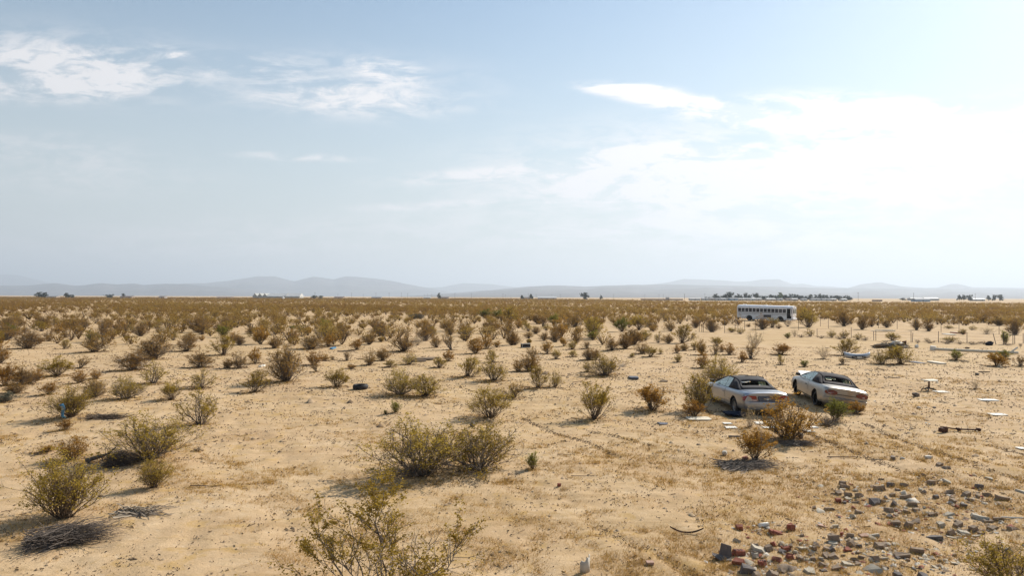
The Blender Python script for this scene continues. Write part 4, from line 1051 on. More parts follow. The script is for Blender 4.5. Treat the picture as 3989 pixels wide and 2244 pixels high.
def rock_mesh(r, w, d, h, n=2, rough=.18):
    bm = bmesh.new(); bmesh.ops.create_icosphere(bm, subdivisions=n, radius=1); off = Vector((r.random() * 9, r.random() * 9, r.random() * 9))
    for v in bm.verts:
        k = 1 + rough * 1.6 * mnoise.noise(v.co * 1.3 + off) + rough * .6 * mnoise.noise(v.co * 3.1 + off)
        c = v.co * k; v.co = Vector((c.x * w / 2, c.y * d / 2, (c.z * .5 + .42) * h))
    b = MB(); bm.verts.index_update(); b.add([v.co for v in bm.verts], [[v.index for v in f.verts] for f in bm.faces]); bm.free(); return b
M['stone'] = surface('brown_stone', (0.20, 0.155, 0.115), 0.9, var=0.5, vscale=6, col2=(0.12, 0.09, 0.07), bump=.4, bscale=25)
M['stone_pale'] = surface('pale_stone', (0.52, 0.46, 0.38), 0.9, var=0.4, vscale=6, col2=(0.36, 0.31, 0.25), bump=.3, bscale=25)
for (px, py, w, h, mt, lb) in ((3568, 1548, 33, 17, 'stone', 'rounded brown boulder left of the broken chair base'), (2822, 1771, 26, 18, 'stone_pale', 'pale rock left of the rust bush in front of the cars'),
                               (3806, 1462, 20, 9, 'stone', 'low brown stone above the small pale bush'), (3640, 1598, 16, 8, 'stone', 'small brown stone below the boulder on the right'),
                               (3578, 1598, 16, 6, 'stone_pale', 'small pale stone below the boulder on the right'), (3120, 1712, 28, 20, 'stone', 'dark stone at the foot of the large rust bush'),
                               (1842, 1666, 28, 20, 'stone', 'dark grey stone between the two large central bushes'), (3516, 1797, 18, 9, 'stone_pale', 'pale stone beside the wheel rut above the rubble')):
    y = ground_xy(px, py)[1]; s = y / FPX; put(rock_mesh(rr, w * s, w * s * .8, h * s * 1.1), 'rock', [M[mt]], px, py - 2, lb, 'rock', rr.random() * 6, smooth=True)
# axle, rusty block, rusty strip, pipes and sticks
b = MB(); b.tube([(-1.0, .1, .16), (-.35, .02, .09), (-.3, 0, .08)], .03, 6); b.tube([(-.32, 0, .09), (.5, 0, .08)], .035, 8)
for x in (-.3, .52): b.lathe([(.03, -.05), (.07, -.05), (.085, .0), (.06, .06), (.03, .06)], 14, 'X', (x, 0, .08)); b.box((x, .05, .08), (.09, .20, .10), (.2, .3, .4), bev=.02)
b.v = [(x * .8, y * .8, z * .75) for x, y, z in b.v]; put(b, 'axle', [M['rusty']], 3764, 1680, 'rusty car axle lying on the sand at the right', 'axle', R(-4), smooth=True)
b = MB(); b.box((0, 0, .08), (.24, .18, .15), (0, .1, .3), bev=.02); b.box((.07, 0, .15), (.10, .12, .10), bev=.02); put(b, 'rusty_bracket', [M['rusty']], 3674, 1681, 'small rusty iron bracket left of the axle', 'scrap')
b = MB(); rows = []
for k in range(15):
    a = k / 14; x = (a - .5) * .62; w = .055 * math.sin(math.pi * min(.97, a * .9 + .05)) ** .7; z = .018 + .10 * (2 * a - 1) ** 2
    rows.append([(x, -w / 2, z), (x, 0, z - .012), (x, w / 2, z + .01)])
b.grid(rows); so = put(b, 'metal_strip', [M['rusty']], 2675, 2092, 'curved rusty metal strip on bare sand', 'scrap', R(-8)); md = so.modifiers.new('thick', 'SOLIDIFY'); md.thickness = .006
b = MB(); P = []
for k in range(11): a = R(200 + 13 * k); P.append((.105 * math.cos(a), .105 * math.sin(a) + .05, 0))
rows = [[(x, y, -.02) for x, y, z in P], [(x * .99, y, .11) for x, y, z in P], [(x * .98, y, .16 + .02 * math.sin(i * 1.3) + .010 * i) for i, (x, y, z) in enumerate(P)]]
b.grid(rows); po = put(b, 'pipe_shard', [M['stone_pale']], 2280, 2238, 'upright curved shard of pale pipe at the bottom edge', 'pipe shard', R(30), smooth=True); md = po.modifiers.new('thick', 'SOLIDIFY'); md.thickness = .02
def stick(px, py, wpx, label, mat='stem', r_=.02, bend=.06, name='stick', rz=0.0, z=.03):
    s = ground_xy(px, py)[1] / FPX; L = wpx * s; n = 7
    pts = [((k / (n - 1) - .5) * L, rr.gauss(0, bend) * L * .4, z + abs(rr.gauss(0, bend)) * .25 * L) for k in range(n)]
    b = MB(); b.tube(pts, [r_ * (1 - .5 * k / n) for k in range(n)], 6); put(b, name, [M[mat]], px, py, label, 'stick' if 'pipe' not in name else 'pipe', rz)
stick(3278, 1784, 112, 'long thin dark stick in front of the right convertible', r_=.014, bend=.01)
stick(3417, 1797, 44, 'pale curved stick beside the wheel rut', 'stem_pale', .02, .05)
stick(2862, 1707, 48, 'short dark pipe behind the rust bush in front of the cars', 'panel_grey', .035, .0, 'pipe')
stick(3476, 1476, 60, 'forked grey stick on bare sand right of the cars', 'stem_pale', .035, .06)
stick(802, 1908, 122, 'long dark crooked twig on the left foreground sand', 'stem_dead', .012, .05)
stick(3960, 2022, 110, 'straight white pipe lying in the rubble at the right edge', 'white', .017, .0, 'pipe', R(-6))
stick(1282, 1352, 80, 'tangled dark branch beside the pale blue litter', 'stem_dead', .06, .09)
stick(1349, 1371, 70, 'fallen branch right of the pale blue litter', 'stem_dead', .05, .05)
stick(3760, 1410, 34, 'twisted grey branch scrap right of the pale slab', 'stem_pale', .05, .12)
stick(3835, 1452, 44, 'dark plank-like stick above the small pale bush', 'stem', .05, .01)
stick(2270, 1862, 90, 'crooked thin branch on the bare central foreground', 'stem', .010, .04)
stick(2200, 1786, 55, 'small dark branch right of the central bushes', 'stem', .012, .05)
# the long pole with its brackets
a, c = at(3640, 1366), at(3968, 1381); d = c - a; root = empty('long_pole', a, math.atan2(d.y, d.x)); tag(root, 'very long pale metal pole lying across the sand', 'pole')
b = MB(); b.tube([(0, 0, .12), (d.length, 0, .12)], .10, 10); b.build('shaft', [M['cream']], root, smooth=True)
b = MB(); b.box((-.1, 0, .2), (.42, .4, .34), (0, .1, 0), bev=.03); b.build('foot_plate', [M['white']], root)
b = MB(); b.tube([(d.length - .5, 0, .15), (d.length - .05, .05, .55)], .07, 8); b.build('bracket', [M['white']], root)
# rubbish heap, bag, white cloths
b = rock_mesh(random.Random(5), 2.2, 1.2, .42, 4, .8); M['rubbish'] = surface('rubbish', (0.09, 0.085, 0.05), 0.95, var=.8, vscale=2.5, col2=(0.20, 0.12, 0.06), dirt=((0.55, 0.53, 0.5), 2.2, .6), bump=.6, bscale=8)
hp = at(3472, 1354); root = empty('rubbish_heap', hp); tag(root, 'heap of mixed rubbish with white cloth and a red-brown panel on top', 'rubbish heap')
b.build('pile', [M['rubbish']], root)
b = MB(); rh = random.Random(15)
for k in range(90):
    a = rh.random() * math.tau; q = rh.random() ** .6; c = Vector((math.cos(a) * q * 1.5, math.sin(a) * q * .7, .62 * (1 - q) * rh.random() + .05)); e = Vector((rh.gauss(0, .5), rh.gauss(0, .3), rh.uniform(-.05, .3)))
    b.tube([c, c + e * .5 + Vector((0, 0, .05)), c + e], [.022, .018, .008], 4)
b.build('branches', [M['stem']], root)
b = MB()
for k in range(26):
    a = rh.random() * math.tau; q = rh.random() ** .6; b.box((math.cos(a) * q * 1.3, math.sin(a) * q * .6, .5 * (1 - q) * rh.random() + .08), (rh.uniform(.15, .5), rh.uniform(.1, .35), rh.uniform(.04, .2)), (rh.gauss(0, .4), rh.gauss(0, .4), rh.random() * 3), rh.choice((0, 0, 1, 2)))
b.build('scraps', [M['rubbish'], M['cream'], M['panel_grey']], root)
b = rock_mesh(random.Random(6), .85, .55, .26, 3, .9); b.build('white_cloth', [M['white']], root, (.40, -.15, .36), smooth=True)
b = MB(); b.prism([(-.2, 0, 0), (.2, .05, 0), (.22, .05, .62), (-.18, 0, .55)], (0, .05, 0)); b.build('red_brown_panel', [M['rusty']], root, (1.25, .1, .0))
b = rock_mesh(random.Random(7), 1.2, .7, .4, 2, .6); b.build('dark_scraps', [M['litter']], root, (-1.3, -.3, .0))
b = rock_mesh(random.Random(9), .34, .25, .28, 2, .5); put(b, 'white_cloth', [M['white']], 3570, 1355, 'crumpled white cloth right of the rubbish heap', 'cloth', smooth=True)
b = rock_mesh(random.Random(10), .72, .5, .48, 2, .4); put(b, 'rubbish_bag', [M['dark_rag']], 3854, 1346, 'black rubbish bag by the fence line', 'bag', smooth=True)
b = rock_mesh(random.Random(12), .42, .3, .16, 2, .3); put(b, 'dark_bundle', [M['litter']], 3768, 1360, 'small dark bundle behind the long pole', 'bundle', smooth=True)
b = rock_mesh(random.Random(13), .9, .6, .2, 3, .5); put(b, 'dark_cloth', [M['dark_rag']], 2868, 1622, 'dark blue cloth by the rear wheel of the left convertible', 'cloth', smooth=True)
b = MB(); rows = [[(.05 * math.sin(k) + (j - 1) * .07 * (1 - .06 * k), .03 * math.sin(k * 2 + j), .92 - k * .085) for j in range(3)] for k in range(7)]
b.grid(rows); bo = put(b, 'blue_rag', [M['blue_rag']], 266, 1640, 'blue rag hanging in the branches of a left bush', 'rag', R(10), -.28, rx=.0, ry=-.28, smooth=True); md = bo.modifiers.new('thick', 'SOLIDIFY'); md.thickness = .01
# small white specks of litter
for k, (px, py) in enumerate(((3372, 1567), (3385, 1566), (3408, 1571), (3480, 1574), (3516, 1577), (3607, 1645), (3620, 1650), (2258, 1600), (2163, 2228), (1717, 1531), (3706, 1252), (3722, 1251), (3690, 1252), (3735, 1254), (3709, 1232))):
    s = ground_xy(px, py)[1] / FPX; w = (9 if py > 1300 else 11) * s
    b = rock_mesh(rr, w, w * .8, w * .4, 1, .5); put(b, 'litter_scrap', [M['white']], px, py, 'tiny white scrap of litter lying on the sand', 'litter', rr.random() * 6, group='tiny white litter scraps')


# ------------------------------------------------------------------ wire fences
M['post'] = surface('grey_post', (0.13, 0.105, 0.085), 0.85, var=.4, vscale=4, col2=(0.07, 0.055, 0.045))
def fence(name, label, posts, hscale):
    p0 = at(*posts[0][:2]); root = empty(name, p0); tag(root, label, 'fence', 'wire fences')
    tops = []
    for (px, py, hpx, lean) in posts:
        p = at(px, py); h = hpx / FPX * p.y; q = p - p0
        b = MB(); b.tube([(0, 0, -.1), (lean * h, 0, h)], [.032, .028], 6); b.build('post', [M['post']], root, q)
        tops.append((q, h, lean))
    tops.sort(key=lambda t: t[0].x)
    for f in (.35, .65, .92):
        b = MB(); b.tube([(q.x + ln * h * f, q.y, q.z + h * f) for q, h, ln in tops], .006, 3); b.build('wire', [M['post']], root)
fence('wire_fence', 'nearer wire fence on short posts crossing behind the rubbish heap', [(3183, 1313, 34, 0), (3316, 1318, 42, 0), (3404, 1326, 36, -.03), (3412, 1327, 40, 0), (3549, 1334, 44, 0), (3554, 1334, 38, .06),
      (3656, 1336, 44, 0), (3767, 1336, 40, 0), (3881, 1343, 44, -.28), (3908, 1345, 50, .03), (3946, 1342, 56, 0), (3953, 1340, 60, 0), (3986, 1338, 40, 0)], 1)
fence('wire_fence', 'farther wire fence on tall posts behind the bare lot', [(3227, 1280, 40, 0), (3196, 1272, 36, 0), (3422, 1279, 50, 0), (3495, 1282, 46, 0), (3566, 1287, 48, 0), (3666, 1293, 50, 0), (3736, 1299, 58, 0), (3892, 1302, 54, 0), (3960, 1304, 56, 0)], 1)
fence('wire_fence', 'wire fence on thin posts in front of the bus', [(2724, 1293, 42, 0), (2734, 1294, 32, 0), (2740, 1294, 30, 0), (2771, 1295, 40, 0), (2779, 1295, 36, 0), (2823, 1298, 50, 0), (2864, 1290, 60, 0), (2875, 1300, 30, 0), (2901, 1290, 44, 0), (2942, 1286, 40, 0),
      (3012, 1282, 40, 0), (3111, 1287, 44, 0)], 1)
for k, (px, py, w) in enumerate(((3575, 1337, 40), (3622, 1338, 60), (3690, 1340, 84), (3740, 1341, 70), (3790, 1343, 90), (3835, 1342, 60), (3925, 1348, 60), (3120, 1314, 70), (3200, 1318, 60), (3270, 1322, 80), (3370, 1326, 90), (3452, 1291, 90), (3975, 1352, 40))):
    y = ground_xy(px, py)[1]; W = w / FPX * y; root = empty('brush_clump', at(px, py), rr.random() * 6); root.scale = (W, W * .5, .30 + .15 * rr.random()); used.add('R0')
    for nme, me in zip(('branches', 'foliage'), PROTO['R0']):
        o = bpy.data.objects.new(nme, me); C.objects.link(o); o.parent = root
    tag(root, 'low dead brush caught along the wire fence line', 'brush', 'dead brush along the fence line')
b = MB(); b.box((0, 0, .12), (3.2, .3, .07), (0, .01, .05)); b.box((.5, .4, .2), (2.6, .25, .07), (0, .03, -.04)); put(b, 'plank_pile', [M['cream']], 3440, 1293, 'pale planks under the dark brush behind the rubbish heap', 'planks')


# ------------------------------------------------------------------ dead brush in the foreground
def brush_heap(name, label, px, py, L, W, H, rz, n, seed, mat, flare=0.0, r_=.006):
    r = random.Random(seed); b = MB()
    for i in range(n):
        y = (r.random() - .5) * W; z = r.random() ** 1.4 * H * (1 - (2 * y / W) ** 2 * .7); x0 = (-.5 + .35 * r.random()) * L; ln = L * (.35 + .45 * r.random())
        pts = []
        yaw = r.gauss(0, .36)
        for k in range(5):
            t = k / 4; pts.append((x0 + ln * t, y * (1 + flare * t) + yaw * (t - .5) * ln + r.gauss(0, .045), max(.01, z + flare * .18 * t * t * L * r.random() + r.gauss(0, .045))))
        b.tube(pts, [r_ * (1.2 - .8 * k / 4) for k in range(5)], 3, 0, False)
        if r.random() < .5:
            p = Vector(pts[2]); q = p + Vector((r.random() * .3, r.gauss(0, .12), r.random() * .12)); b.tube([p, q], [r_ * .6, r_ * .3], 3, 0, False)
    return put(b, name, mat, px, py, label, 'dead brush', rz)
brush_heap('dead_brush', 'long dark dead brush swept flat in the left foreground', 275, 2112, 1.5, .5, .30, R(30), 330, 3, [M['stem_dead']], .25)
brush_heap('dead_brush', 'dark rounded dead brush under the broad left bush', 472, 1812, .85, .55, .40, R(8), 240, 4, [M['stem_dead']], .1)
brush_heap('dead_brush', 'flat pale driftwood branches on the left foreground sand', 551, 2012, 1.15, .36, .07, R(3), 46, 5, [M['stem_pale']], .1, .013)
brush_heap('dead_brush', 'grey trampled twigs in front of the rust bush', 2915, 1812, 1.7, .7, .07, R(5), 150, 6, [M['stem_grey']], .2, .009)
brush_heap('dead_brush', 'low grey twigs beside the large rust bush', 3110, 1732, 1.2, .5, .06, R(0), 90, 16, [M['stem_grey']], .2, .009)
brush_heap('dead_brush', 'flattened brown branches right of the bush with the blue rag', 418, 1632, 1.7, .4, .12, R(0), 70, 7, [M['stem']], .2, .012)
brush_heap('dead_brush', 'pale dead twigs at the foot of the pair of central bushes', 1625, 1838, .8, .35, .16, R(-20), 34, 8, [M['stem_pale']], .3, .008)
b = MB(); b.tube([(-.25, 0, .05), (.05, .03, .14), (.3, .02, .22), (.5, .1, .4)], [.06, .05, .035, .012], 7); b.tube([(.05, .03, .14), (.2, -.1, .2), (.3, -.16, .1)], [.035, .025, .01], 6); b.tube([(-.1, 0, .1), (-.12, -.15, .0)], [.04, .02], 6)
put(b, 'broken_stump', [M['stem_dead']], 372, 1806, 'broken dark stump left of the rounded dead brush', 'stump', smooth=True)


# ------------------------------------------------------------------ rubble of blocks and bricks
M['block'] = surface('grey_concrete_block', (0.285, 0.205, 0.14), 0.95, var=.5, vscale=9, col2=(0.17, 0.122, 0.085), bump=.5, bscale=70, dirt=((0.42, 0.31, 0.19), 5, .55))
M['block_blue'] = surface('bluish_grey_block', (0.15, 0.125, 0.11), 0.95, var=.5, vscale=9, col2=(0.09, 0.08, 0.08), bump=.5, bscale=70, dirt=((0.38, 0.29, 0.19), 5, .45))
M['slab'] = surface('pale_concrete_slab', (0.43, 0.365, 0.275), 0.95, var=.4, vscale=7, col2=(0.31, 0.27, 0.21), bump=.4, bscale=60)
M['brick'] = surface('red_brick', (0.27, 0.085, 0.05), 0.95, var=.5, vscale=9, col2=(0.16, 0.06, 0.04), bump=.4, bscale=60, dirt=((.42, .33, .25), 5, .4))
M['pink'] = surface('pinkish_paver', (0.42, 0.27, 0.20), 0.95, var=.4, vscale=7, col2=(0.30, 0.18, 0.13), bump=.3)
def chunk(r, w, d, h, kind):
    """one broken piece: a block with knocked-off corners, a slab, or a cored brick"""
    b = MB(); bm = bmesh.new(); bmesh.ops.create_cube(bm, size=1)
    for v in bm.verts: v.co = Vector((v.co.x * w, v.co.y * d, (v.co.z + .5) * h))
    for k in range(2 if kind != 'brick' else 1):        # broken corners
        nrm = Vector((r.gauss(0, 1), r.gauss(0, 1), r.uniform(-.1, 1.0))).normalized()
        co = Vector((nrm.x * w * r.uniform(.26, .42), nrm.y * d * r.uniform(.26, .42), h * .5 + nrm.z * h * r.uniform(.28, .45)))
        res = bmesh.ops.bisect_plane(bm, geom=bm.verts[:] + bm.edges[:] + bm.faces[:], plane_co=co, plane_no=nrm, clear_outer=True)
        eds = [e for e in res['geom_cut'] if isinstance(e, bmesh.types.BMEdge)]
        if eds:
            try: bmesh.ops.contextual_create(bm, geom=eds)
            except Exception: pass
    bmesh.ops.subdivide_edges(bm, edges=bm.edges[:], cuts=1, use_grid_fill=True)
    off = Vector((r.random() * 50, 0, 0)); a = min(w, d, h) * .16
    for v in bm.verts: v.co += mnoise.noise_vector(v.co * 9 + off) * a
    bm.verts.index_update(); b.add([v.co for v in bm.verts], [[v.index for v in f.verts] for f in bm.faces]); bm.free()
    return b
A3 = [(905, 270, 120, 75, 'b'), (950, 310, 100, 60, 'b'), (875, 380, 110, 65, 'b'), (995, 400, 110, 80, 'b'), (1140, 420, 120, 80, 'b'), (870, 470, 75, 80, 'r'), (985, 440, 70, 45, 's'), (1095, 505, 90, 45, 'b'),
      (755, 590, 130, 45, 'b'), (1140, 640, 150, 55, 'b'), (1390, 340, 170, 90, 'b'), (1545, 300, 130, 75, 'u'), (1415, 235, 70, 35, 'b'), (1340, 500, 150, 100, 'u'), (1555, 430, 60, 55, 'b'), (1560, 525, 80, 80, 'u'),
      (1515, 600, 170, 90, 'b'), (1735, 455, 130, 85, 'b'), (1810, 535, 140, 75, 'b'), (1740, 610, 100, 55, 'b'), (1605, 665, 70, 40, 'b'), (1525, 680, 65, 40, 'u'), (1590, 765, 110, 75, 'b'), (1750, 780, 90, 100, 'b'),
      (1870, 600, 110, 45, 'b'), (1860, 750, 180, 45, 'b'), (275, 865, 110, 85, 'r'), (85, 935, 140, 60, 'r'), (665, 835, 170, 30, 'p'), (815, 830, 150, 40, 's'), (820, 1000, 150, 140, 'b'), (400, 970, 70, 65, 'b'),
      (1015, 960, 120, 90, 'b'), (1025, 1060, 110, 115, 'b'), (1180, 940, 120, 50, 'p'), (1310, 930, 150, 60, 's'), (1400, 1090, 170, 80, 'b'), (1590, 1050, 110, 35, 's'), (1860, 1110, 170, 95, 'b'), (1680, 1190, 160, 85, 'b'),
      (565, 1105, 50, 110, 'b'), (800, 1060, 140, 50, 's'), (960, 1140, 100, 70, 'r'), (1120, 1100, 90, 50, 'u'), (800, 1220, 150, 80, 'b'), (430, 1110, 230, 40, 's'), (230, 1130, 90, 60, 'r'), (235, 1240, 60, 80, 'r'),
      (375, 1240, 70, 60, 'b'), (480, 1390, 200, 90, 's'), (990, 1310, 150, 60, 's'), (1310, 1370, 190, 100, 's'), (1120, 1430, 120, 50, 's'), (1640, 1430, 120, 100, 'u'), (820, 1370, 120, 70, 'b'),
      (140, 1390, 120, 60, 'b'), (40, 1440, 120, 90, 'u'), (1740, 1250, 60, 40, 'b'), (660, 1330, 90, 50, 'b'), (1150, 1230, 80, 50, 'b'), (1440, 1240, 90, 40, 's'), (640, 1240, 70, 50, 's')]
A2 = [(550, 505, 112, 34, 'w'), (765, 530, 80, 60, 'r'), (350, 720, 95, 60, 'k'), (305, 730, 36, 40, 'r'), (525, 690, 180, 66, 's'), (590, 692, 70, 60, 'b'), (430, 838, 130, 92, 'u'), (545, 800, 70, 60, 'k'), (410, 860, 60, 25, 'r'),
      (490, 885, 90, 60, 'b'), (620, 885, 110, 70, 'b'), (500, 722, 80, 40, 'b'), (760, 750, 60, 60, 'k'), (720, 690, 60, 50, 'k'), (360, 528, 80, 60, 'r'), (640, 560, 90, 45, 'r')]
A4 = [(740, 290, 120, 80, 'b'), (905, 235, 70, 45, 'b'), (650, 185, 50, 25, 'b'), (970, 400, 140, 70, 'b'), (1185, 430, 170, 80, 'b'), (815, 445, 90, 80, 'u'), (1020, 500, 130, 60, 'b'), (1265, 490, 130, 45, 'b'), (1340, 450, 80, 35, 'b'),
      (1455, 430, 110, 60, 'b'), (1635, 460, 150, 90, 'b'), (1430, 530, 70, 35, 's'), (1170, 550, 100, 60, 'u'), (1330, 670, 120, 110, 's'), (1600, 710, 110, 60, 'b'), (1435, 725, 130, 45, 'b'), (1530, 800, 140, 55, 'b'), (1790, 830, 160, 60, 'b'),
      (955, 660, 140, 50, 's'), (1095, 760, 160, 80, 'b'), (1270, 800, 120, 95, 'b'), (1000, 850, 120, 115, 'b'), (1165, 850, 140, 65, 's'), (1380, 860, 90, 50, 'b'), (1310, 885, 110, 30, 's'), (1000, 915, 130, 35, 's'), (1090, 910, 90, 35, 's'),
      (805, 930, 230, 50, 'u'), (850, 740, 80, 85, 's'), (760, 650, 120, 55, 'b'), (815, 1085, 90, 36, 's'), (1475, 220, 90, 50, 's'), (1900, 380, 110, 65, 's'), (845, 55, 120, 50, 'b'), (935, 105, 130, 50, 'b'), (640, 1440, 175, 110, 'u'),
      (1050, 1265, 90, 30, 's'), (800, 1330, 90, 30, 's'), (920, 1340, 110, 25, 's'), (760, 1205, 70, 25, 's'), (1040, 1155, 50, 28, 'b'), (1640, 1050, 110, 25, 's')]
CRUMBS = True
PIECES = [(3000 + x / 3.263, 1800 + y / 3.263, w / 3.263, h / 3.263, k) for x, y, w, h, k in A3] + [(2700 + x / 1.998, 1800 + y / 1.998, w / 1.998, h / 1.998, k) for x, y, w, h, k in A2] + \
         [(3400 + x / 3.263, 1800 + y / 3.263, w / 3.263, h / 3.263, k) for x, y, w, h, k in A4]
KM = {'b': ('concrete_block', 'block', 'grey broken concrete block', 'concrete block'), 'u': ('concrete_block', 'block_blue', 'dark bluish broken block', 'concrete block'), 's': ('concrete_slab', 'slab', 'pale flat concrete fragment', 'concrete slab'),
      'r': ('brick', 'brick', 'broken red-brown brick', 'brick'), 'k': ('cored_brick', 'brick', 'red brick with round holes', 'brick'), 'p': ('paver', 'pink', 'flat pinkish paver', 'paver'), 'w': ('white_slab', 'white', 'white slab on the sand left of the rubble', 'slab')}
def rubble_zone(px, py):
    if py > 2090: return 'in the nearest dry grass of the rubble, bottom right'
    if py > 2035: return 'in the middle strip of the rubble patch'
    if px > 3640: return 'in the right half of the far rubble patch'
    return 'in the left half of the far rubble patch'
rq = random.Random(21)
SPECIAL = {(430, 838): 'dark bluish block with a rounded face, standing at the near rubble edge', (640, 1440): 'dark bluish block cut by the bottom edge right of the rubble', (905, 270): 'grey block at the far left top of the rubble',
           (755, 590): 'low grey block lying alone left of the far rubble', (1140, 640): 'grey block lying alone between the two rubble strips', (480, 1390): 'largest pale slab at the bottom of the rubble',
           (875, 380): None, (870, 470): 'red and white brick below the far left blocks', (350, 720): 'red brick with round holes beside the folded dark panel', (565, 1105): 'narrow grey block standing on end in the near rubble',
           (845, 55): 'grey block lying behind another, right of the wheel rut', (935, 105): 'grey block in front of another, right of the wheel rut', (1860, 1110): 'long grey block tilted at the right of the near rubble'}
raw = [p[:2] for p in A3] + [p[:2] for p in A2] + [p[:2] for p in A4]
for (px, py, w, h, k), key in zip(PIECES, raw):
    yb = py + h * .38; gx, gy = ground_xy(px, yb); s = gy / FPX
    nm, mt, lb, cat = KM[k]; W = max(.07, w * s * rq.uniform(.7, 1.08)); el = math.atan2(CAM_H, gy); Hh = h * s * .88
    if k in 'sp': D = max(.12, Hh / math.sin(el) * .75); T = min(.09, Hh * .5)
    else: T = max(.05, Hh * .82); D = min(W * .9, max(.10, W * .55))
    b = chunk(rq, W, D, T, 'brick' if k in 'rk' else 'block')
    mats = [M[mt]]
    if k == 'k':
        for i in range(3): b.box(((i - 1) * W * .27, 0, T * .99), (W * .15, D * .45, .012), mi=1)
        mats.append(M['dark'])
    lab = SPECIAL.get(key); zone = rubble_zone(px, py)
    o = put(b, nm, mats, px, yb, lab or (lb if k == 'w' else lb + ' ' + zone), cat, rq.uniform(-.5, .5) if k != 'w' else .05, -T * rq.uniform(.04, .22), None if (lab or k == 'w') else lb + ' ' + zone)
    o.rotation_euler = (rq.gauss(0, .16), rq.gauss(0, .16), o.rotation_euler[2])
rx_ = random.Random(99)
for k in range(84):      # smaller broken bits filling the two dense patches
    far_ = k < 40
    px, py = (rx_.gauss(3500, 150), rx_.gauss(1935, 38)) if far_ else (rx_.gauss(3180, 170), rx_.gauss(2170, 45))
    if not (2850 < px < 3960 and 1850 < py < 2240): continue
    kk = rx_.choices('bsru', (.5, .22, .12, .16))[0]; nm, mt, lb, cat = KM[kk]; gy = ground_xy(px, py)[1]; W = min(.17, rx_.lognormvariate(-2.25, .35))
    lab = 'small crumbled bit, ' + lb.replace('flat ', '') + ' ' + ('in the far rubble patch' if far_ else 'in the nearest rubble')
    o = put(chunk(rx_, W, W * rx_.uniform(.5, .9), W * rx_.uniform(.35, .7), 'block'), nm, [M[mt]], px, py, lab, cat, rx_.random() * 6, -W * .08, lab)
    o.rotation_euler = (rx_.gauss(0, .25), rx_.gauss(0, .25), o.rotation_euler[2])
# the folded dark panel by the bricks
b = MB(); b.prism([(-.10, 0, .0), (.12, 0, 0), (.12, .04, .20), (-.05, .04, .24)], (0, .015, 0)); b.prism([(-.10, 0, .01), (-.20, -.02, .07), (-.21, -.07, .06), (-.08, -.14, .0), (.11, -.12, .0), (.12, 0, .01)], (0, 0, .015))
put(b, 'folded_panel', [M['block_blue']], 2822, 2180, 'folded dark panel standing in an L left of the holed brick', 'panel', R(-12))
sheet(2532, 2212, 30, 10, 'pink', 'small pinkish paver alone on the bare foreground sand', 'paver', 'paver', t=.04, rough=.05)
b = MB(); b.box((0, 0, .04), (.075, .06, .075), (0, .05, .4), bev=.006); put(b, 'brick_piece', [M['brick']], 2178, 1896, 'tiny dark brick piece alone on the central foreground sand', 'brick')
for k, (px, py, lb) in enumerate(((3618, 1795, 'small flat grey stone right of the wheel rut above the rubble'), (3480, 1792, 'brown clod lying in the wheel rut above the rubble'), (2907, 1783, 'reddish brick half hidden under the rust bush'))):
    b = chunk(rq, .2, .12, .08, 'brick'); put(b, ('grey_stone', 'clod', 'brick')[k], [M[('stone_pale', 'stone', 'brick')[k]]], px, py, lb, ('stone', 'clod', 'brick')[k], rq.random())


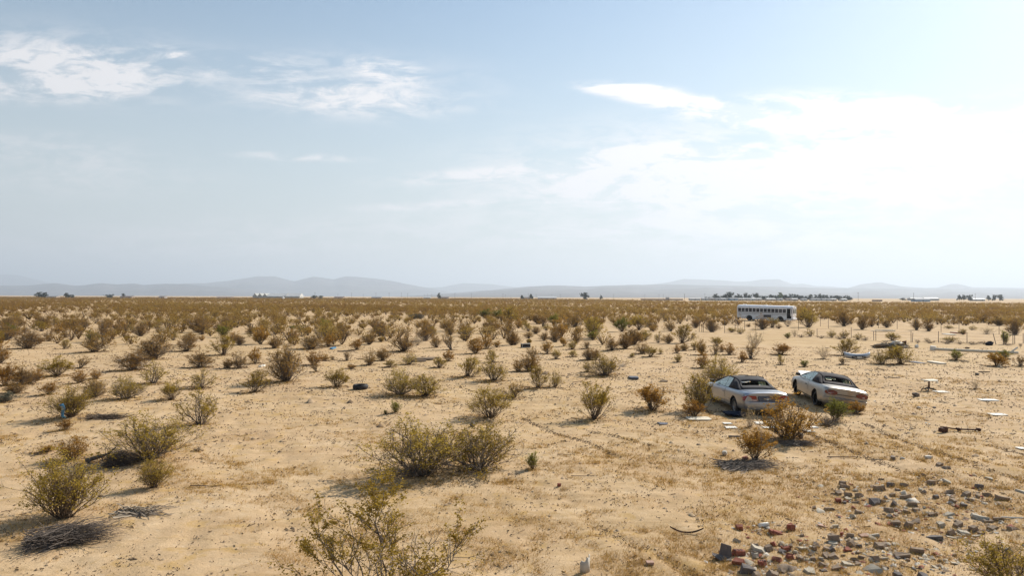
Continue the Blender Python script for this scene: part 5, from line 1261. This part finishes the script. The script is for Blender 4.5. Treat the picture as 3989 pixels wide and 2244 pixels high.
# ------------------------------------------------------------------ dry grass, twigs and grit (uncountable)
def in_view(rn, n, y0, y1, p=1.0):
    y = y0 + (y1 - y0) * rn.random(n) ** p; return (rn.random(n) * 2 - 1) * (y * .84 + 2.5), y
def lowfreq(x, y, s, ph):
    return (np.sin(x * s + ph) * np.sin(y * s * .8 + ph * 2) + np.sin(x * s * .53 + y * s * .9 + ph * 3) + np.sin(x * s * 2.1 - y * s * 1.7 + ph) * .6 + np.sin(x * s * 3.7 + y * s * 3.1 + ph * 5) * .5) / 2.6
def dry_grass():
    rn = np.random.default_rng(31); X, Y = in_view(rn, 110000, 8.5, 40, 1.5)
    a = X / Y
    dens = 0.10 + 0.85 * lowfreq(X, Y, .9, 1.3) + .55 * lowfreq(X, Y, 3.1, 2.0) + 0.28 * np.clip((a + .05) * 2, -1, 1) + np.where(Y < 23, .12, -.30)
    dens += np.where((a > .28) & (Y > 9) & (Y < 17.5), .6, 0)
    sel = rn.random(len(X)) < np.clip(dens, 0, .85); X, Y = X[sel], Y[sel]
    bx, by = [], []
    for i, (fx, fy) in enumerate(foot[:len(BUSHES)]):
        if fy < 42:
            w = BUSHES[i][2] / FPX * fy; m = int(26 * w * (1.6 if w > 1.5 else 1)); ang = rn.random(m) * math.tau; q = w * .55 * rn.random(m) ** .6
            bx.append(fx + np.cos(ang) * q - .15 * w); by.append(fy + np.sin(ang) * q - .1 * w)
    X = np.concatenate([X] + bx); Y = np.concatenate([Y] + by); n = len(X)
    near_b = np.zeros(n); near_b[sel.sum():] = 1
    m = 8
    az = rn.random((n, m)) * math.tau; ln = rn.uniform(.03, .12, (n, m)) * (1 + .5 * rn.random((n, 1))); lean = rn.uniform(.85, 1.65, (n, m))
    px = X[:, None] + rn.normal(0, .05, (n, m)); py = Y[:, None] + rn.normal(0, .05, (n, m)); pz = hgt(px, py)
    tx = px + np.cos(az) * ln * np.sin(lean); ty = py + np.sin(az) * ln * np.sin(lean); tz = pz + ln * np.cos(lean * .9) + .006
    w = np.where(Y < 16, .0045, .007)[:, None] * np.ones((1, m)); ox = -np.sin(az) * w; oy = np.cos(az) * w
    V = np.stack([np.stack([px - ox, py - oy, pz - .01], 2), np.stack([px + ox, py + oy, pz - .01], 2), np.stack([tx, ty, tz], 2)], 2).reshape(-1, 3)
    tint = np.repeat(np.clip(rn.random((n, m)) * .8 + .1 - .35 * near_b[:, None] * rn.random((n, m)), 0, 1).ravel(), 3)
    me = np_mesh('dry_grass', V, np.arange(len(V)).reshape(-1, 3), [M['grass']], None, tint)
    tag(link_mesh('dry_grass', me), 'short straw-coloured dry grass in patches on the sand', 'grass', kind='stuff')
dry_grass()
def ground_litter():
    rn = np.random.default_rng(37); X, Y = in_view(rn, 90000, 8.5, 62, 1.7)
    dens = .32 + .6 * lowfreq(X, Y, 1.4, 4.0); sel = rn.random(len(X)) < np.clip(dens, .06, 1); X, Y = X[sel], Y[sel]
    bx, by = [], []
    for i, (fx, fy) in enumerate(foot[:len(BUSHES)]):
        if fy < 60:
            w = BUSHES[i][2] / FPX * fy; m = int(40 * w); ang = rn.random(m) * math.tau; q = w * .6 * rn.random(m) ** .7
            bx.append(fx + np.cos(ang) * q - .12 * w); by.append(fy + np.sin(ang) * q - .08 * w)
    for tr in TRACKS:      # trash gathers in the wheel ruts
        for (ax, ay), (cx, cy) in zip(tr[:-1], tr[1:]):
            m = int(38 * math.hypot(cx - ax, cy - ay)); t = rn.random(m); bx.append(ax + (cx - ax) * t + rn.normal(0, .09, m)); by.append(ay + (cy - ay) * t + rn.normal(0, .09, m))
    X = np.concatenate([X] + bx); Y = np.concatenate([Y] + by); n = len(X)
    L = rn.gamma(2.0, .016, n) * np.where(rn.random(n) < .05, 3.2, 1) * np.clip(Y / 22, .7, 2.0); W = rn.uniform(.003, .009, n) * np.clip(Y / 16, .8, 2.6); az = rn.random(n) * math.tau; h = rn.uniform(.004, .016, n) * np.clip(Y / 18, .8, 2)
    dx, dy = np.cos(az) * L / 2, np.sin(az) * L / 2; ox, oy = -np.sin(az) * W, np.cos(az) * W; z = hgt(X, Y)
    z0, z1 = z - .004, z + rn.uniform(0, .03, n) * np.clip(Y / 20, .6, 1.6)
    V = np.stack([np.stack([X - dx - ox, Y - dy - oy, z0], 1), np.stack([X - dx + ox, Y - dy + oy, z0], 1), np.stack([X - dx, Y - dy, z0 + h + .006], 1),
                  np.stack([X + dx - ox, Y + dy - oy, z1], 1), np.stack([X + dx + ox, Y + dy + oy, z1], 1), np.stack([X + dx, Y + dy, z1 + h + .006], 1)], 1).reshape(-1, 3)
    k = np.arange(n)[:, None, None] * 6
    Fc = (np.array([[0, 1, 4, 3], [1, 2, 5, 4], [2, 0, 3, 5]])[None] + k).reshape(-1, 4)
    me = np_mesh('twig_litter', V, Fc, [M['litter']])
    tag(link_mesh('twig_litter', me), 'dark twigs and crumbs of plant litter strewn over the sand', 'litter', kind='stuff')
    # grit and clods
    X, Y = in_view(rn, 20000, 8.5, 46, 1.6); n = len(X); s = rn.gamma(2.0, .007, n) * np.clip(Y / 16, .8, 2.4) + .006
    s = np.where(rn.random(n) < .02, s * 2.3, s)
    base = np.array([(1, 0, 0), (.3, .9, 0), (-.8, .6, 0), (-.8, -.6, 0), (.3, -.9, 0), (.1, .05, .75)])
    V = base[None] * s[:, None, None] * rn.uniform(.7, 1.25, (n, 6, 1)); rot = rn.random(n) * math.tau; c, q = np.cos(rot)[:, None], np.sin(rot)[:, None]
    V = np.stack([X[:, None] + V[:, :, 0] * c - V[:, :, 1] * q, Y[:, None] + V[:, :, 0] * q + V[:, :, 1] * c, hgt(X, Y)[:, None] - .003 + V[:, :, 2]], 2).reshape(-1, 3)
    Fc = (np.array([[0, 1, 5], [1, 2, 5], [2, 3, 5], [3, 4, 5], [4, 0, 5]])[None] + np.arange(n)[:, None, None] * 6).reshape(-1, 3)
    me = np_mesh('gravel', V, Fc, [M['pebble'], M['litter'], M['pebble']], np.repeat(rn.choice([0, 0, 0, 1, 2], n), 5))
    tag(link_mesh('gravel', me), 'loose grit, clods and pebbles on the sand', 'gravel', kind='stuff')
ground_litter()
def leaf_litter():
    rn = np.random.default_rng(61); X, Y, Z = [], [], []
    for i, (fx, fy) in enumerate(foot[:len(BUSHES)]):
        if fy < 62:
            w = BUSHES[i][2] / FPX * fy; m = int(330 * w * min(1.4, max(w, .5))); a = rn.random(m) * math.tau; q = w * .62 * rn.random(m) ** .75
            X.append(fx + np.cos(a) * q - .08 * w); Y.append(fy + np.sin(a) * q - .05 * w); Z.append(.05 * np.exp(-(q / (w * .22)) ** 2) * rn.random(m))
    X, Y, Z = np.concatenate(X), np.concatenate(Y), np.concatenate(Z)
    V, Fc = diamonds(rn, np.stack([X, Y, hgt(X, Y) + .008 + Z], 1), rn.uniform(.02, .05, len(X)) * np.clip(Y / 20, .7, 1.8), .5)
    zc = V[:, 2].reshape(-1, 4); c = zc.mean(1, keepdims=True); V[:, 2] = (c + (zc - c) * .35).ravel()
    me = np_mesh('leaf_litter', V, Fc, [M['duff']], None, np.repeat(rn.random(len(X)), 4))
    tag(link_mesh('leaf_litter', me), 'orange-brown fallen leaves under the bushes', 'leaf litter', kind='stuff')
M['duff'] = leaf_mat('fallen_leaves', (0.16, 0.085, 0.03), (0.28, 0.16, 0.055), (0.40, 0.26, 0.10), .2, tint=True)
leaf_litter()
def rubble_crumbs():
    rn = np.random.default_rng(51); c = np.array([ground_xy(p[0], p[1] + p[3] * .4) for p in PIECES])
    k = rn.integers(0, len(c), 1900); X = c[k, 0] + rn.normal(0, .28, 1900); Y = c[k, 1] + rn.normal(0, .30, 1900); n = len(X); s = rn.gamma(2.0, .012, n) + .008
    base = np.array([(1, .2, 0), (.3, .9, 0), (-.8, .6, 0), (-.9, -.5, 0), (.4, -.9, 0), (.5, .25, .5), (-.5, -.2, .45)])
    V = base[None] * s[:, None, None] * rn.uniform(.6, 1.3, (n, 7, 1)); rot = rn.random(n) * math.tau; co, q = np.cos(rot)[:, None], np.sin(rot)[:, None]
    V = np.stack([X[:, None] + V[:, :, 0] * co - V[:, :, 1] * q, Y[:, None] + V[:, :, 0] * q + V[:, :, 1] * co, hgt(X, Y)[:, None] - .003 + V[:, :, 2]], 2).reshape(-1, 3)
    Fc = (np.array([[0, 1, 5], [1, 2, 5], [2, 6, 5], [2, 3, 6], [3, 4, 6], [4, 5, 6], [4, 0, 5]])[None] + np.arange(n)[:, None, None] * 7).reshape(-1, 3)
    me = np_mesh('rubble_crumbs', V, Fc, [M['block'], M['slab'], M['brick'], M['stone_pale']], np.repeat(rn.choice([0, 0, 1, 1, 2, 3], n), 7))
    tag(link_mesh('rubble_crumbs', me), 'small crumbs of concrete and brick between the rubble pieces', 'rubble crumbs', kind='stuff')
rubble_crumbs()


# ------------------------------------------------------------------ the far settlement: trees, houses, poles
M['h_white'] = surface('white_wall', (0.46, 0.45, 0.43), .8, var=.2, vscale=.3); M['h_tan'] = surface('tan_wall', (0.42, 0.34, 0.27), .8, var=.2, vscale=.3); M['h_blue'] = surface('blue_wall', (0.25, 0.33, 0.42), .8, var=.2, vscale=.3)
M['r_white'] = surface('white_roof', (0.52, 0.51, 0.49), .6, var=.15, vscale=.3); M['r_grey'] = surface('grey_roof', (0.25, 0.25, 0.26), .8, var=.2, vscale=.3); M['r_brown'] = surface('brown_roof', (0.2, 0.14, 0.11), .8, var=.2, vscale=.3)
M['pole_wood'] = surface('pole_wood', (0.10, 0.08, 0.065), .9, var=.3)
def far_at(px, D): u = (px - IW / 2) / FPX; return Vector((u * D, D, 0))
TREE = []
for sd in range(3):
    rn = np.random.default_rng(60 + sd); nl = 420; blobs = rn.normal(0, 1, (14, 3)) * (.24, .24, .22) + (0, 0, .56)
    P = blobs[rn.integers(0, 14, nl)] + rn.normal(0, .11, (nl, 3)); P[:, 2] = np.where(P[:, 2] < .1, .1 + rn.random(nl) * .3, np.minimum(P[:, 2], 1.03))
    V, Fc = diamonds(rn, P, .17, .7); cr = np_mesh('crown_mesh', V, Fc, [M['tree']]); cl = np_mesh('crown_mesh_pale', V, Fc, [M['tree_light']])
    b = MB(); b.tube([(0, 0, -.02), (.01, 0, .25), (.0, .02, .5)], [.045, .035, .02], 6)
    for k in range(5): a = k * 1.3; b.tube([(0, 0, .25 + .04 * k), (.2 * math.cos(a), .2 * math.sin(a), .55 + .05 * k)], [.022, .008], 5)
    TREE.append((b.mesh('trunk_mesh', [M['stem_dead']]), cr, cl))
rt = random.Random(3)
def tree(px, D, hpx, wpx, pale=False, label=None, group=None):
    p = far_at(px, D); s = D / FPX; root = empty('tree', p, rt.random() * 6); h = hpx * s + CAM_H * .9; k = rt.uniform(.8, 1.25) if group else 1; root.scale = (wpx * s / .95 * k, wpx * s / .95 * k, h * (rt.uniform(.75, 1.15) if group else 1))
    tk, cr, cl = rt.choice(TREE)
    for nme, me in (('trunk', tk), ('crown', cl if pale else cr)):
        o = bpy.data.objects.new(nme, me); C.objects.link(o); o.parent = root
    tag(root, label or 'dark distant tree ' + group, 'tree', group and 'dark distant tree ' + group)
for (px, h, w, lb) in ((152, 12, 26, 'large dark tree at the far left of the horizon'), (174, 11, 24, 'dark tree right beside the largest far left tree'), (260, 9, 20, 'rounded tree left of a lower one on the far left horizon'), (280, 3, 16, 'low tree right of a rounded one on the far left horizon'),
                      (430, 5, 28, 'wide dark tree alone left of the flat house'), (481, 8, 10, 'narrow tall tree at the flat house on the left'), (1710, 13, 12, 'narrow tree beside the long tan house'), (2069, 10, 16, 'narrow tree at the brown house left of the white shed'), (2034, 6, 14, 'low tree at the brown house left of the white shed'),
                      (2277, 16, 28, 'large round tree standing alone in the middle of the horizon'), (2342, 6, 10, 'small narrow tree right of the large lone tree'), (1225, 3, 22, 'low tree right of the long white building'), (1250, 2, 16, 'lowest tree right of the long white building'),
                      (3517, 0, 18, 'low green bush-like tree before the greenhouses'), (3737, 11, 12, None), (3755, 10, 14, None), (3778, 13, 18, 'largest tree at the far right'), (3851, 10, 16, 'left tree of three beside the white shed at the far right'), (3874, 12, 14, 'middle tree of three beside the white shed at the far right'), (3896, 13, 18, 'right tree of three beside the white shed at the far right')):
    tree(px, 1050, h, w, False, lb, None if lb else 'left of the largest far right tree')
for px, h, w in ((2787, 17, 22), (2800, 8, 16), (2817, 9, 14), (2842, 19, 24), (2825, 12, 8), (2866, 8, 18), (2877, 18, 14), (2888, 10, 14), (2904, 16, 18), (2921, 13, 18), (2946, 16, 26), (2968, 8, 16), (2982, 8, 14), (3003, 9, 20), (3020, 9, 20), (3054, 8, 14), (3062, 12, 20), (3078, 10, 18),
                 (3096, 13, 20), (3112, 10, 16), (3124, 8, 16), (3140, 10, 16), (3158, 12, 18), (3178, 12, 16), (3194, 12, 16), (3208, 11, 16), (3222, 12, 16), (3240, 12, 16), (3256, 13, 22), (3270, 10, 18), (3288, 10, 14), (3300, 8, 16), (3312, 6, 14), (2762, 2, 10), (2750, 1, 10)):
    tree(px, 1000, h, w, False, None, 'in the long row behind the white bus')
tree(3039, 1000, 18, 22, True, 'pale green tree among the dark row behind the white bus')
def house(px, D, wpx, wall, roof, label, hw=2.6, hr=1.3, depth=9, gable=True, name='house', cat='house', group=None):
    p = far_at(px, D); W = wpx * D / FPX; root = empty(name, p); tag(root, label, cat, group)
    b = MB(); b.box((0, 0, hw / 2), (W, depth, hw)); w = b.build('wall', [M[wall]], root)
    b = MB(); o = .35
    if gable: b.prism([(-W / 2 - o, -depth / 2 - o, hw), (-W / 2 - o, depth / 2 + o, hw), (-W / 2 - o, 0, hw + hr)], (W + 2 * o, 0, 0))
    else: b.box((0, 0, hw + .25), (W + o, depth + o, .5))
    b.build('roof', [M[roof]], root)
    for k in range(max(1, int(W // 9))):
        x = -W / 2 + (k + .5) * W / max(1, int(W // 9)); f = MB(); f.box((x, -depth / 2 - .03, 1.4), (1.6, .08, 1.1)); f.build('window', [M['bus_glass']], root)
    return root
house(207, 1050, 40, 'h_tan', 'r_grey', 'low tan house right of the far left trees'); house(497, 1050, 46, 'h_tan', 'r_brown', 'flat brown house behind the narrow tree at the left')
house(635, 1050, 22, 'h_white', 'r_brown', 'small brown roofed house on the left horizon'); house(1322, 1150, 36, 'h_tan', 'r_brown', 'brown house right of the long white building'); house(1468, 1150, 38, 'h_tan', 'r_grey', 'grey roofed house left of the middle of the horizon')
house(1665, 1150, 28, 'h_white', 'r_white', 'small white roofed house left of the narrow tree'); house(1728, 1150, 42, 'h_tan', 'r_brown', 'long tan house right of the narrow tree'); house(2050, 1150, 44, 'h_tan', 'r_brown', 'brown house between two trees left of the white shed')
house(2131, 1100, 72, 'h_tan', 'r_white', 'long shed with a bright white roof', 2.8, 2.2, 14, True, 'shed', 'shed'); house(2600, 1050, 12, 'h_white', 'r_white', 'small white box hut right of centre', 4.0, .6, 5, False)
house(878, 1150, 60, 'h_tan', 'r_brown', 'low brown mound-like building on the left horizon', 1.4, 1.6, 20)
for px, w, wl, rf in ((2705, 40, 'h_white', 'r_white'), (2745, 24, 'h_white', 'r_grey'), (2770, 26, 'h_tan', 'r_grey'), (2795, 26, 'h_white', 'r_grey'), (2818, 20, 'h_white', 'r_white'), (2836, 18, 'h_tan', 'r_grey'), (2880, 16, 'h_tan', 'r_white'), (2903, 26, 'h_tan', 'r_white'), (2928, 22, 'h_white', 'r_white'), (2952, 26, 'h_tan', 'r_white'),
                      (3036, 22, 'h_white', 'r_grey'), (3070, 20, 'h_tan', 'r_brown'), (3092, 26, 'h_tan', 'r_white'), (3130, 20, 'h_white', 'r_grey'), (3175, 36, 'h_white', 'r_grey'), (3215, 34, 'h_white', 'r_grey'), (3242, 24, 'h_tan', 'r_white'), (3285, 20, 'h_white', 'r_white')):
    house(px, 930, w, wl, rf, 'small pale house in the row under the trees behind the bus', 2.5, 1.0, 8, True, 'house', 'house', 'houses in the row behind the bus')
house(2856, 920, 30, 'h_blue', 'r_grey', 'bluish house in the row under the trees behind the bus'); house(3000, 915, 34, 'h_tan', 'r_white', 'house with the brightest white roof behind the bus', 2.4, 1.3, 9)
house(3567, 1150, 48, 'h_white', 'r_white', 'left long white greenhouse at the right horizon', 3.2, 1.6, 14, True, 'greenhouse', 'greenhouse'); house(3622, 1150, 54, 'h_white', 'r_white', 'right long white greenhouse at the right horizon', 3.4, 2.0, 14, True, 'greenhouse', 'greenhouse')
house(3586, 800, 56, 'h_blue', 'r_grey', 'wide grey-blue house before the greenhouses', 2.4, 1.8, 10); house(3808, 1050, 46, 'h_white', 'r_white', 'long white shed among the far right trees', 2.8, 1.2, 8, True, 'shed', 'shed')
for px, w, lb in ((3417, 40, 'low brown boundary wall right of the tree row'), (2578, 165, 'very long low brown wall right of the middle horizon')):
    p = far_at(px, 860 if px > 3000 else 1000); W = w * p.y / FPX; b = MB(); b.box((0, 0, .9), (W, .4, 1.8)); b.box((0, 0, 1.85), (W + .3, .6, .12)); o = b.build('boundary_wall', [M['r_brown']], None, p); tag(o, lb, 'wall')
# the long white building with saw-tooth gables
p = far_at(1085, 1200); s = 1200 / FPX; root = empty('long_building', p); tag(root, 'long pale building with three gables at its left end', 'building')
W = 182 * s; b = MB(); b.box((0, 0, 2.0), (W, 24, 4.0)); b.build('wall', [M['h_tan']], root)
b = MB(); b.prism([(-W * .19, -12.3, 4.0), (-W * .19, 12.3, 4.0), (-W * .19, 0, 9.3)], (W * .69, 0, 0)); b.build('roof', [M['r_white']], root)
M['pale_roof'] = surface('weathered_roof', (0.36, 0.355, 0.33), .8, var=.2, vscale=.3)
root.children[1].data.materials[0] = M['pale_roof']
for k in range(3): b = MB(); x = -W * .5 + k * W * .105; b.prism([(x, -12.2, 4.0), (x + W * .10, -12.2, 4.0), (x + W * .05, -12.2, 9.2)], (0, 24.4, 0)); b.build('gable', [M['pale_roof']], root)
b = MB(); b.prism([(W * .2, -12.4, 5.2), (W * .215, -12.4, 5.2), (W * .215, 0, 9.6), (W * .2, 0, 9.6)], (0, -.3, .4)); b.build('roof_rib', [M['h_white']], root)
b = MB(); b.lathe([(0, 3.6), (1.0, 3.4), (1.5, 2.6), (1.55, 1.7), (1.2, .6), (.4, 0)], 18); o = b.build('water_tank', [M['white_paint']], None, far_at(1103, 800), smooth=True); tag(o, 'round white tank in front of the long pale building', 'tank')
b = MB(); b.tube([(0, 0, -.5), (0, 0, 10.2)], [.16, .11], 7); b.box((0, 0, 9.5), (2.6, .14, .16))
for x in (-1.1, -.4, .4, 1.1): b.box((x, 0, 9.68), (.1, .1, .2))
pm = b.mesh('pole_mesh', [M['pole_wood']])
def upole(px, D, sc, g):
    o = bpy.data.objects.new('utility_pole', pm); C.objects.link(o); o.location = far_at(px, D); o.scale = (sc, sc, sc); o.rotation_euler = (0, 0, .5); tag(o, 'thin wooden utility pole ' + g, 'utility pole', 'thin wooden utility pole ' + g)
for tx in (30, 128, 212, 303, 397, 485, 530, 652, 672, 703, 777, 868, 987, 1213, 1230, 1396, 1451, 1563, 1625): upole(1300 + tx / 1.84, 1350, 1.0 + .12 * math.sin(tx), 'along the horizon left of the lone round tree')
for tx in (1822, 1912, 2007, 2230, 2332, 2362, 2515): upole(1300 + tx / 1.84, 1350, 1.0, 'along the horizon right of the lone round tree')
for px, D, sc, lb in ((3343, 780, 1.05, 'tallest utility pole right of the tree row'), (3559, 900, 1.1, 'utility pole above the grey-blue house'), (3799, 1000, 1.1, 'utility pole above the far right shed'), (2666, 1100, 1.0, 'utility pole left of the tree row'), (2746, 1100, 1.0, 'utility pole at the left end of the tree row'), (1227, 1000, 1.0, 'utility pole right of the long pale building')):
    upole(px, D, sc, ''); o = bpy.data.objects[-1]; o = [k for k in bpy.data.objects if k.name.startswith('utility_pole') and k.get('label', '').endswith('pole ')][0]; o['label'] = lb; del o['group']


# ------------------------------------------------------------------ air
def haze():
    m, t = new_mat('dusty_air')
    v = t.n('ShaderNodeVolumePrincipled', ins={'Color': (0.82, 0.90, 1.0, 1), 'Density': HAZE_DENSITY, 'Anisotropy': 0.25, 'Density Attribute': ''})
    t.n('ShaderNodeOutputMaterial', ins={1: v.outputs[0]})
    try: m.cycles.homogeneous_volume = True
    except Exception: pass
    b = MB(); b.box((0, 17500, 499.0), (84000, 43000, 1001.6))
    o = b.build('haze', [m]); tag(o, 'thin dusty air over the whole plain', 'haze', kind='stuff')
HAZE_DENSITY = 0.95e-4
haze()
